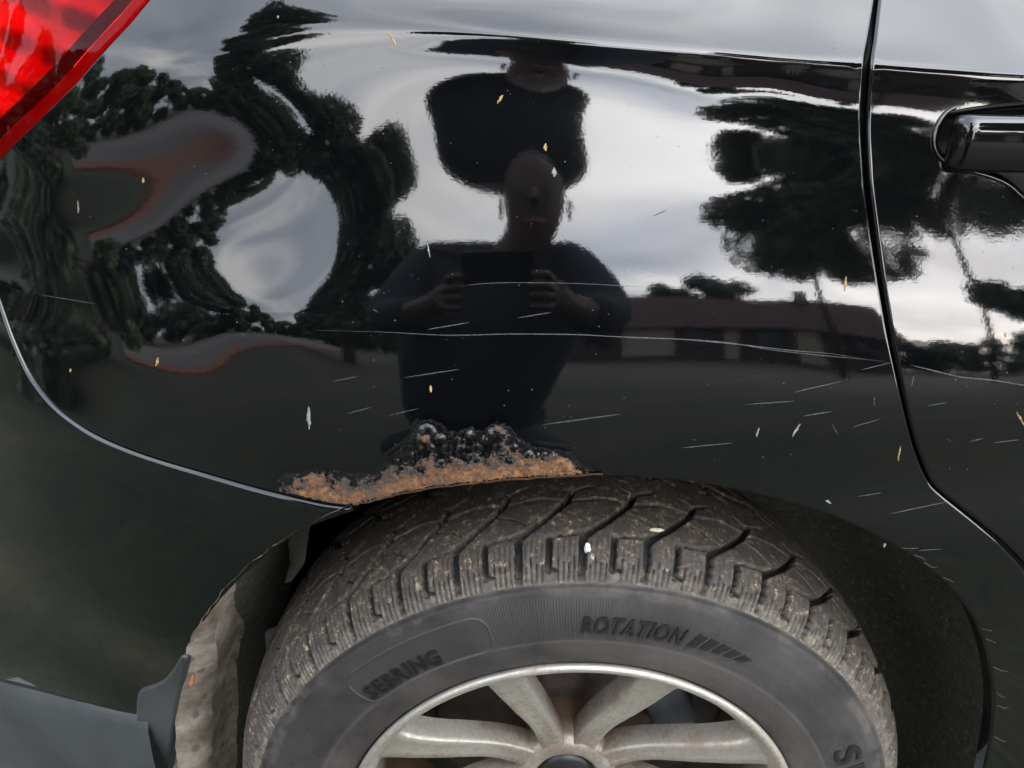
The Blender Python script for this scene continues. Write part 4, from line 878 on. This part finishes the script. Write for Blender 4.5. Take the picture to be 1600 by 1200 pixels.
# ------------------------------------------------------------------ the garden street that the paint mirrors
def pol(az, d, z=0.0): return Vector((d * math.sin(R(az)), -d * math.cos(R(az)), z))
def sheet(name, P, z, mat): return tag(obj(name, pymesh(name, [(p[0], p[1], z) for p in P], [tuple(range(len(P)))]), mat), kind='structure')
def m_grass():
    m = NT('lawn_grass'); v = m.coord(); n1 = m.noise(v, 0.8, 6, 0.65); n2 = m.noise(v, 9, 5, 0.7)
    c = m.mix(0.5, m.ramp(n1, [(0.34, (0.006, 0.010, 0.005)), (0.48, (0.022, 0.034, 0.014)), (0.58, (0.046, 0.036, 0.018)), (0.70, (0.062, 0.066, 0.030))]), m.ramp(n2, [(0.35, (0.010, 0.016, 0.007)), (0.7, (0.036, 0.040, 0.020))]))
    m.set(Base_Color=c, Roughness=0.9, Normal=m.bump(n2, 0.6, 0.05)); return m.mat
def m_asphalt(name, a, b):
    m = NT(name); v = m.coord(); n1 = m.noise(v, 1.2, 4); n2 = m.noise(v, 220, 4, 0.7)
    m.set(Base_Color=m.mix(0.5, m.ramp(n1, [(0.3, a), (0.7, b)]), m.ramp(n2, [(0.35, a), (0.7, b)])), Roughness=0.9, Normal=m.bump(n2, 0.5, 0.004)); return m.mat
sheet('ground', [(-400, -400), (400, -400), (400, 120), (-400, 120)], 0.0, m_grass())
sheet('driveway', [(-0.92, 0.22), (5.5, 0.22), (5.5, 3.2), (-0.92, 3.2)], 0.006, m_asphalt('driveway_asphalt', (0.10, 0.10, 0.10), (0.17, 0.17, 0.165)))
# asphalt turning area beyond a curved strip of brick paving
def arcp(azs, ds): return [pol(a, d) for a, d in zip(azs, ds)]
AZ = [-22, -26, -30, -34, -38, -42, -46, -50, -54, -58, -62, -66, -70]; DI = [30, 20, 14.5, 11.8, 10.2, 9.3, 8.7, 8.4, 8.2, 8.1, 8.2, 8.4, 8.8]; DO = [d * 1.2 for d in DI]
def band(name, ai, ao, z0, z1, mat):
    n = len(ai); v = [(p.x, p.y, z1) for p in ai] + [(p.x, p.y, z1) for p in ao] + [(p.x, p.y, z0) for p in ai] + [(p.x, p.y, z0) for p in ao]; f = []
    for i in range(n - 1): f += [(i, i + 1, n + i + 1, n + i), (2 * n + i, 2 * n + i + 1, i + 1, i), (n + i, n + i + 1, 3 * n + i + 1, 3 * n + i)]
    return tag(obj(name, pymesh(name, v, f), mat), kind='structure')
band('road', arcp(AZ, DO), arcp(AZ, [62] * 4 + [44, 36, 30, 30, 30, 30, 29, 28, 27]), 0.0, 0.01, m_asphalt('road_asphalt', (0.10, 0.095, 0.093), (0.15, 0.143, 0.140)))
def m_brick():
    m = NT('red_brick_paving'); v = m.coord(); bt = m.n('ShaderNodeTexBrick'); m.l(v, bt.inputs['Vector']); bt.inputs['Scale'].default_value = 5
    bt.inputs['Color1'].default_value = (0.20, 0.060, 0.035, 1); bt.inputs['Color2'].default_value = (0.15, 0.045, 0.028, 1); bt.inputs['Mortar'].default_value = (0.10, 0.07, 0.05, 1)
    m.set(Base_Color=bt.outputs[0], Roughness=0.85); return m.mat
band('brick_pavement', arcp(AZ, DI), arcp(AZ, DO), 0.0, 0.05, m_brick())

# ---- trees
def m_leaf(name, a, b):
    m = NT(name); oi = m.n('ShaderNodeNewGeometry'); v = m.coord(); n = m.noise(v, 1.1, 4)
    c = m.ramp(m.math('ADD', m.math('MULTIPLY', oi.outputs['Random Per Island'], 0.5), m.math('MULTIPLY', n, 0.5)), [(0.3, a), (0.7, b)])
    m.set(Base_Color=c, Roughness=0.55); tl = m.n('ShaderNodeBsdfTranslucent'); m.l(c, tl.inputs[0]); mx = m.n('ShaderNodeMixShader'); mx.inputs[0].default_value = 0.42
    m.l(m.p.outputs[0], mx.inputs[1]); m.l(tl.outputs[0], mx.inputs[2]); m.l(mx.outputs[0], m.o.inputs[0]); return m.mat
M_LG = m_leaf('green_leaves', (0.075, 0.105, 0.062), (0.17, 0.205, 0.115)); M_LD = m_leaf('dark_leaves', (0.065, 0.095, 0.070), (0.155, 0.195, 0.130)); M_LB = m_leaf('copper_leaves', (0.105, 0.066, 0.060), (0.19, 0.120, 0.105))
M_BARK = simple('bark', (0.060, 0.048, 0.038), 0.9, nscale=6, var=0.4, bump=0.4)
def tree(name, label, az, d, z0, z1, rad, n, leaf, mat, seed, clumps=26, trunk=0.16, shape=1.0, cat='tree', puff=1.0, cone=False):
    r = random.Random(seed); base = pol(az, d); root = tag(empty(name, base), label, cat)
    t = MB(); top = Vector((r.uniform(-0.2, 0.2), r.uniform(-0.2, 0.2), z0 + (z1 - z0) * 0.75))
    pts = [Vector((0, 0, -0.05)), Vector((0.05, 0, z0 * 0.5)), Vector((0, 0.05, z0)), top]; t.tube(pts, [trunk * 1.3, trunk, trunk * 0.8, trunk * 0.2], 8)
    C = []
    for k in range(clumps):
        h = r.random(); zz = z0 + (z1 - z0) * h; prof = (1.0 - 0.52 * h if cone else math.sin(math.pi * (0.10 + 0.86 * h) ** shape) ** 0.6); a = r.uniform(0, 6.283); q = rad * prof * math.sqrt(r.uniform(0.15, 1.0))
        c = Vector((q * math.cos(a), q * math.sin(a), zz)); C.append((c, rad * r.uniform(0.20, 0.38)))
        b = Vector((0, 0, z0 * 0.75 + (zz - z0 * 0.75) * 0.55)); t.tube([b, (b + c) / 2 + Vector((0, 0, 0.1 * rad)), c], [trunk * 0.4, trunk * 0.22, trunk * 0.08], 5)
    t.build('trunk', M_BARK, root, True)
    v = []; f = []
    for i in range(n):
        c, cr = C[i % clumps]; cr *= puff
        while True:
            p = Vector((r.uniform(-1, 1), r.uniform(-1, 1), r.uniform(-1, 1)))
            if 0.05 < p.length < 1: break
        p = p * (p.length ** -0.35); p.z *= 0.75; p = c + p * cr
        u = Vector((r.gauss(0, 1), r.gauss(0, 1), r.gauss(0, 0.6))).normalized(); w = u.cross(Vector((r.gauss(0, 1), r.gauss(0, 1), r.gauss(0, 1)))).normalized(); s = leaf * r.uniform(0.6, 1.3); b = len(v)
        v += [p - u * s, p + w * s * 0.45, p + u * s, p - w * s * 0.45]; f.append((b, b + 1, b + 2, b + 3))
    obj('crown', pymesh('crown', v, f), mat, root); return root
tree('tall_tree', 'tall narrow dark green tree mirrored left of the photographer', -23, 15, 1.2, 12.8, 2.15, 42000, 0.17, M_LD, 1, 110, 0.20, 0.8, 'tree', 1.2, True)
tree('broad_tree', 'broad green tree with sky gaps mirrored beside the door gap', 28.5, 18, 5.2, 13.5, 3.2, 24000, 0.21, M_LG, 2, 56, 0.10, 1.0, 'tree', 1.15)
tree('copper_tree', 'brownish copper-leaved tree mirrored in the rear door', 41, 19, 7.4, 14.5, 4.2, 24000, 0.24, M_LB, 3, 60, 0.10, 1.0, 'tree', 1.15)
tree('edge_tree', 'dark tree mirrored at the right edge of the rear door', 51.5, 16, 0.8, 9.5, 2.8, 10000, 0.22, M_LD, 4, 30, 0.2)
for k, (az, d, h, rad) in enumerate([(13.5, 46, 9.3, 3.0), (17.0, 47, 10.4, 3.4), (20.5, 48, 10.0, 3.2)]):
    tree('distant_tree', ['low rounded tree showing over the ridge nearest the photographer', 'middle tree showing over the brown roof ridge', 'tree over the brown ridge nearest the door gap'][k], az, d, 2.0, h, rad, 2200, 0.4, M_LD, 20 + k, 16, 0.25)
LB = [(-9, 44, 3.6, 2.8), (-14, 44, 4.0, 3.2), (-19, 44, 3.8, 3.2), (-24, 44, 4.0, 3.2), (-29, 42, 4.0, 3.2), (-34, 44, 4.2, 3.2), (-39, 42, 4.6, 3.4), (-44, 36, 5.0, 3.2), (-49.5, 33, 7.2, 3.4), (-55.5, 31, 8.0, 3.6), (-62, 29, 7.8, 3.6), (-69, 27, 8.2, 3.4), (-77, 26, 8.0, 3.4), (-86, 25, 8.2, 3.4), (-96, 25, 8.4, 3.6)]
words = ['low bush hidden mostly behind the photographer', 'low bush at the left elbow of the photographer', 'low bush behind the trunk of the tall tree', 'low bush just left of the tall trunk', 'low bush right of the bright sky patch', 'low bush second from the tall tree', 'low bush third from the tall tree', 'bush under the left part of the bright sky patch', 'rounded tree left of the bright sky patch', 'full tree beyond the grey road', 'dense tree beyond the grey road bend', 'dark tree mirrored below the tail lamp', 'dark tree mirrored on the panel corner', 'dark tree mirrored by the bumper seam', 'dark tree farthest round the bumper corner']
for k, (az, d, h, rad) in enumerate(LB):
    tree('roadside_tree', words[k], az, d, 0.5, h, rad, 4500, 0.36, M_LG if k % 3 == 0 else M_LD, 40 + k, 20, 0.16)['group'] = 'trees and bushes beyond the road'

for k, (az, d, h, rad) in enumerate([(-76, 7.2, 2.3, 1.25), (-88, 6.6, 2.2, 1.25), (-101, 6.6, 2.4, 1.3), (-115, 7, 2.4, 1.4)]):
    tree('garden_bush', ['leafy bush by the end of the brick paving', 'leafy bush mirrored just below the tail lamp', 'leafy bush mirrored left of the bumper seam', 'leafy bush farthest behind the car'][k], az, d, 0.15, h, rad, 5000, 0.10, M_LD if k % 2 else M_LG, 70 + k, 22, 0.05, 1.0, 'bush')['group'] = 'bushes on the lawn'
for k, (az, d, h, rad) in enumerate([(33.5, 36, 2.6, 2.2), (37.5, 36, 3.0, 2.4), (42, 36, 3.4, 2.6)]):
    tree('hedge_bush', ['low bush mirrored next to the house end', 'middle low bush under the pale sky patch', 'low bush beside the dark edge tree'][k], az, d, 0.2, h, rad, 2600, 0.22, M_LD, 90 + k, 18, 0.08, 1.0, 'bush')['group'] = 'low bushes under the pale sky patch'
# ---- house
def house(name, label, az, d, L, dep, eave, ridge, wall, roof, panels, turn=0.0):
    c = pol(az, d + dep / 2); root = tag(empty(name, c), label, 'house'); root.rotation_euler = (0, 0, R(az + turn))
    w = MB(); w.box((0, 0, eave / 2), (L, dep, eave)); w.add([(-L / 2, -dep / 2, eave), (-L / 2, dep / 2, eave), (-L / 2, 0, ridge - 0.12)], [(0, 1, 2)]); w.add([(L / 2, -dep / 2, eave), (L / 2, dep / 2, eave), (L / 2, 0, ridge - 0.12)], [(0, 2, 1)]); w.build('wall', wall, root)
    rf = MB(); o = 0.5; k = (ridge - eave) / (dep / 2)
    for s in (-1, 1):
        P = [(-L / 2 - o, s * (dep / 2 + o), eave - k * o), (L / 2 + o, s * (dep / 2 + o), eave - k * o), (L / 2 + o, 0, ridge), (-L / 2 - o, 0, ridge)]; rf.add(P + [(a, b, z + 0.14) for a, b, z in P], [(0, 1, 2, 3), (4, 5, 6, 7), (0, 1, 5, 4), (1, 2, 6, 5), (2, 3, 7, 6), (3, 0, 4, 7)])
    R_ = rf.build('roof', roof, root); ch = MB(); ch.box((L * 0.28, dep * 0.1, ridge + 0.1), (0.7, 0.6, 1.3)); ch.build('chimney', wall, R_)
    for (x, ww, z0, z1, kind) in panels:
        y = dep / 2 + 0.03; p = MB(); p.box((x, y, (z0 + z1) / 2), (ww, 0.10, z1 - z0)); W = p.build('window' if kind else 'wall_panel', wall if kind else M_CREAM, root)
        if kind: q = MB(); q.box((x, y + 0.02, (z0 + z1) / 2), (ww - 0.16, 0.10, z1 - z0 - 0.16)); q.build('pane', M_GLASSD, W)
    return root
M_CREAM = simple('cream_render', (0.42, 0.37, 0.30), 0.8, nscale=2, var=0.15); M_GLASSD = simple('window_glass', (0.02, 0.022, 0.025), 0.08)
M_WALLB = simple('brown_grey_render', (0.075, 0.060, 0.055), 0.85, nscale=2, var=0.2); M_ROOFP = simple('plum_brown_tiles', (0.085, 0.050, 0.050), 0.8, nscale=3, var=0.25); M_ROOFR = simple('red_tiles', (0.23, 0.075, 0.045), 0.8, nscale=3, var=0.25)
house('bungalow', 'long low house with plum brown roof mirrored beside the photographer', 18.5, 29, 15.5, 7, 3.0, 5.9, M_WALLB, M_ROOFP, [(3.9, 0.95, 0.1, 2.7, 0), (0.3, 0.7, 0.1, 2.7, 0), (-3.6, 2.6, 0.3, 2.9, 0), (2.1, 1.2, 1.0, 2.3, 1), (-1.2, 1.2, 1.0, 2.3, 1), (-6.2, 1.4, 1.0, 2.3, 1), (6.2, 1.4, 1.0, 2.3, 1)])

# ------------------------------------------------------------------ the photographer
def skin(name, V, E, rad, root, mat, parent, sub=2):
    me = bpy.data.meshes.new(name); me.from_pydata([tuple(v) for v in V], E, []); me.update(); o = bpy.data.objects.new(name, me); COL.objects.link(o)
    md = o.modifiers.new('s', 'SKIN'); md.use_smooth_shade = True
    if not me.skin_vertices: me.skin_vertices.new()
    for i, r in enumerate(rad): me.skin_vertices[0].data[i].radius = (r, r) if not isinstance(r, tuple) else r; me.skin_vertices[0].data[i].use_root = (i == root)
    sb = o.modifiers.new('d', 'SUBSURF'); sb.levels = sub; sb.render_levels = sub
    dg = bpy.context.evaluated_depsgraph_get(); m2 = bpy.data.meshes.new_from_object(o.evaluated_get(dg)); bpy.data.objects.remove(o)
    m2.polygons.foreach_set('use_smooth', [True] * len(m2.polygons)); m2.name = name; return obj(name, m2, mat, parent)
def person():
    root = tag(empty('person', (-0.1, -1.0, 0)), 'person in navy clothes and wide hat crouching to photograph the panel', 'person'); O = Vector((-0.1, -1.0, 0))
    def W(l): return [Vector(p) - O for p in l]
    msk = simple('skin', (0.080, 0.044, 0.035), 0.5, nscale=20, var=0.12); nav = simple('navy_cotton', (0.016, 0.020, 0.030), 0.9, nscale=40, var=0.3); tr = simple('navy_trousers', (0.010, 0.012, 0.020), 0.9, nscale=40, var=0.3); hatm = simple('navy_hat_felt', (0.012, 0.017, 0.022), 0.9, nscale=60, var=0.3)
    # body: pelvis, spine, neck, head, arms with hands and fingers, legs
    V = [(-.14, -1.04, .44), (-.14, -.99, .66), (-.10, -.91, .95), (-.06, -.85, 1.08), (-.01, -.805, 1.13), (.01, -.785, 1.17), (.015, -.780, 1.25), (.01, -.79, 1.315),
         (-.29, -.88, 1.08), (-.31, -.68, .90), (-.16, -.51, .925), (-.108, -.462, .945),
         (.11, -.87, 1.08), (.150, -.67, .91), (.065, -.52, .925), (.024, -.462, .945),
         (-.22, -1.05, .44), (-.27, -.66, .54), (-.24, -.88, .12), (-.25, -.72, .05), (-.02, -1.05, .44), (.03, -.66, .54), (.02, -.88, .12), (.04, -.72, .05)]
    E = [(0, 1), (1, 2), (2, 3), (3, 4), (4, 5), (5, 6), (6, 7), (2, 8), (8, 9), (9, 10), (10, 11), (2, 12), (12, 13), (13, 14), (14, 15), (0, 16), (16, 17), (17, 18), (18, 19), (0, 20), (20, 21), (21, 22), (22, 23)]
    r = [.13, .125, .14, .075, .056, .062, .078, .070, .058, .042, .030, .030, .058, .042, .030, .030, .085, .058, .042, .036, .085, .058, .042, .036]
    for side, h in ((-1, 11), (1, 15)):      # five fingers each, curled round the phone's edge
        b = Vector(V[h])
        for k in range(4):
            i = len(V); zz = .024 - .018 * k; L = (1, 1.1, 1.02, .8)[k]
            V += [tuple(b + Vector((side * .014, .012, zz))), tuple(b + Vector((side * .010, .030 * L, zz * 1.1))), tuple(b + Vector((-side * .018 * L, .030, zz * 1.1)))]
            E += [(h, i), (i, i + 1), (i + 1, i + 2)]; r += [.0095, .0085, .0075]
        i = len(V); V += [tuple(b + Vector((-side * .014, -.006, .022))), tuple(b + Vector((-side * .034, -.010, .034)))]; E += [(h, i), (i, i + 1)]; r += [.011, .009]
    V = [(x, y if i < 24 or y < -0.432 else -0.432, z) for i, (x, y, z) in enumerate(V)]
    bd = skin('body', W(V), E, r, 0, msk, root)
    skin('shirt', W([(-.15, -1.03, .48), (-.15, -.98, .68), (-.11, -.91, .95), (-.06, -.86, 1.085), (-.29, -.88, 1.08), (-.31, -.69, .905), (.11, -.87, 1.08), (.150, -.68, .915), (-.19, -.545, .92), (.09, -.555, .92)]), [(0, 1), (1, 2), (2, 3), (2, 4), (4, 5), (2, 6), (6, 7), (5, 8), (7, 9)], [.20, .20, .185, .10, .088, .060, .088, .060, .048, .048], 0, nav, root)
    skin('trousers', W([(-.12, -1.07, .44), (-.22, -1.05, .44), (-.27, -.66, .54), (-.24, -.87, .15), (-.02, -1.05, .44), (.03, -.66, .54), (.02, -.87, .15)]), [(0, 1), (1, 2), (2, 3), (0, 4), (4, 5), (5, 6)], [.145, .105, .078, .062, .105, .078, .062], 0, tr, root)
    for x in (-.245, .04): skin('shoe', W([(x, -.91, .05), (x, -.80, .05), (x, -.70, .04), (x, -.64, .035)]), [(0, 1), (1, 2), (2, 3)], [.042, .046, .044, .03], 1, simple('shoe_dark', (0.015, 0.014, 0.013), 0.6), root)
    # face
    fm = MB()
    ns_ = MB(); ns_.tube(W([(.015, -.705, 1.232), (.015, -.691, 1.210), (.015, -.687, 1.198)]), [.006, .011, .013], 8); ns_.build('nose', msk, root, True)
    for s in (-1, 1):
        bm = bmesh.new(); bmesh.ops.create_uvsphere(bm, u_segments=10, v_segments=8, radius=.007); me = bpy.data.meshes.new('eye'); bm.to_mesh(me); bm.free(); e = obj('eye', me, simple('eye_dark', (0.05, 0.04, 0.035), 0.2), root); e.location = W([(.015 + s * .031, -.708, 1.225)])[0]
        bm = bmesh.new(); bmesh.ops.create_uvsphere(bm, u_segments=10, v_segments=8, radius=1); me = bpy.data.meshes.new('ear'); bm.to_mesh(me); bm.free(); e = obj('ear', me, msk, root); e.location = W([(.015 + s * .077, -.795, 1.22)])[0]; e.scale = (.005, .014, .026)
    mo = MB(); mo.tube(W([(-.007, -.717, 1.168), (.015, -.711, 1.166), (.037, -.717, 1.168)]), [.003, .006, .003], 6); mo.build('mouth', simple('lips', (0.25, 0.10, 0.09), 0.5), root, True)
    # wide soft hat, puffed out to one side and open underneath for the head
    v = []; f = []; n = 48; prof = []
    for k in range(15): t = -1.15 + (1.15 + math.pi / 2) * k / 14; prof.append((0.192 * math.cos(t) ** 0.8 if k < 14 else 0.0, 0.078 * math.sin(t)))
    prof = [(0.0, -0.070), (0.05, -0.072)] + prof
    for k in range(n):
        t = 2 * math.pi * k / n
        for (q, z) in prof: wv = 1 + 0.03 * math.sin(3 * t + 0.6) + 0.012 * math.sin(9 * t); v.append((q * wv * math.cos(t), q * wv * math.sin(t) * 0.9, z))
    m = len(prof)
    for k in range(n):
        for q in range(m - 1): f.append((k * m + q, ((k + 1) % n) * m + q, ((k + 1) % n) * m + q + 1, k * m + q + 1))
    h = obj('hat', pymesh('hat', v, f, True), hatm, root); h.location = W([(-.050, -.865, 1.372)])[0]; h.rotation_euler = (0, R(4), 0); h.scale = (1.0, 0.5, 1.12)
    return root
person()
# the phone behind whose lens the picture is taken
fw = Vector((0, math.cos(PITCH), -math.sin(PITCH))); PH = empty('phone', Vector(CAM) - fw * 0.012 + Vector((-0.042, 0, 0)) - Vector((0, math.sin(PITCH), math.cos(PITCH))) * 0.022); PH.rotation_euler = (-PITCH, 0, 0); tag(PH, 'dark phone held level in the hands of the crouching person', 'phone')
b = MB(); b.box((0, 0, 0), (0.112, 0.008, 0.060)); b.build('case', simple('phone_black', (0.012, 0.012, 0.014), 0.25), PH)
b = MB(); b.box((0, -0.0046, 0), (0.106, 0.001, 0.054)); b.build('screen', simple('phone_glass', (0.02, 0.02, 0.022), 0.05), PH)
b = MB(); b.box((0.042, 0.0046, 0.022), (0.014, 0.0010, 0.012)); b.build('lens_block', simple('phone_lens', (0.008, 0.008, 0.010), 0.1), PH)
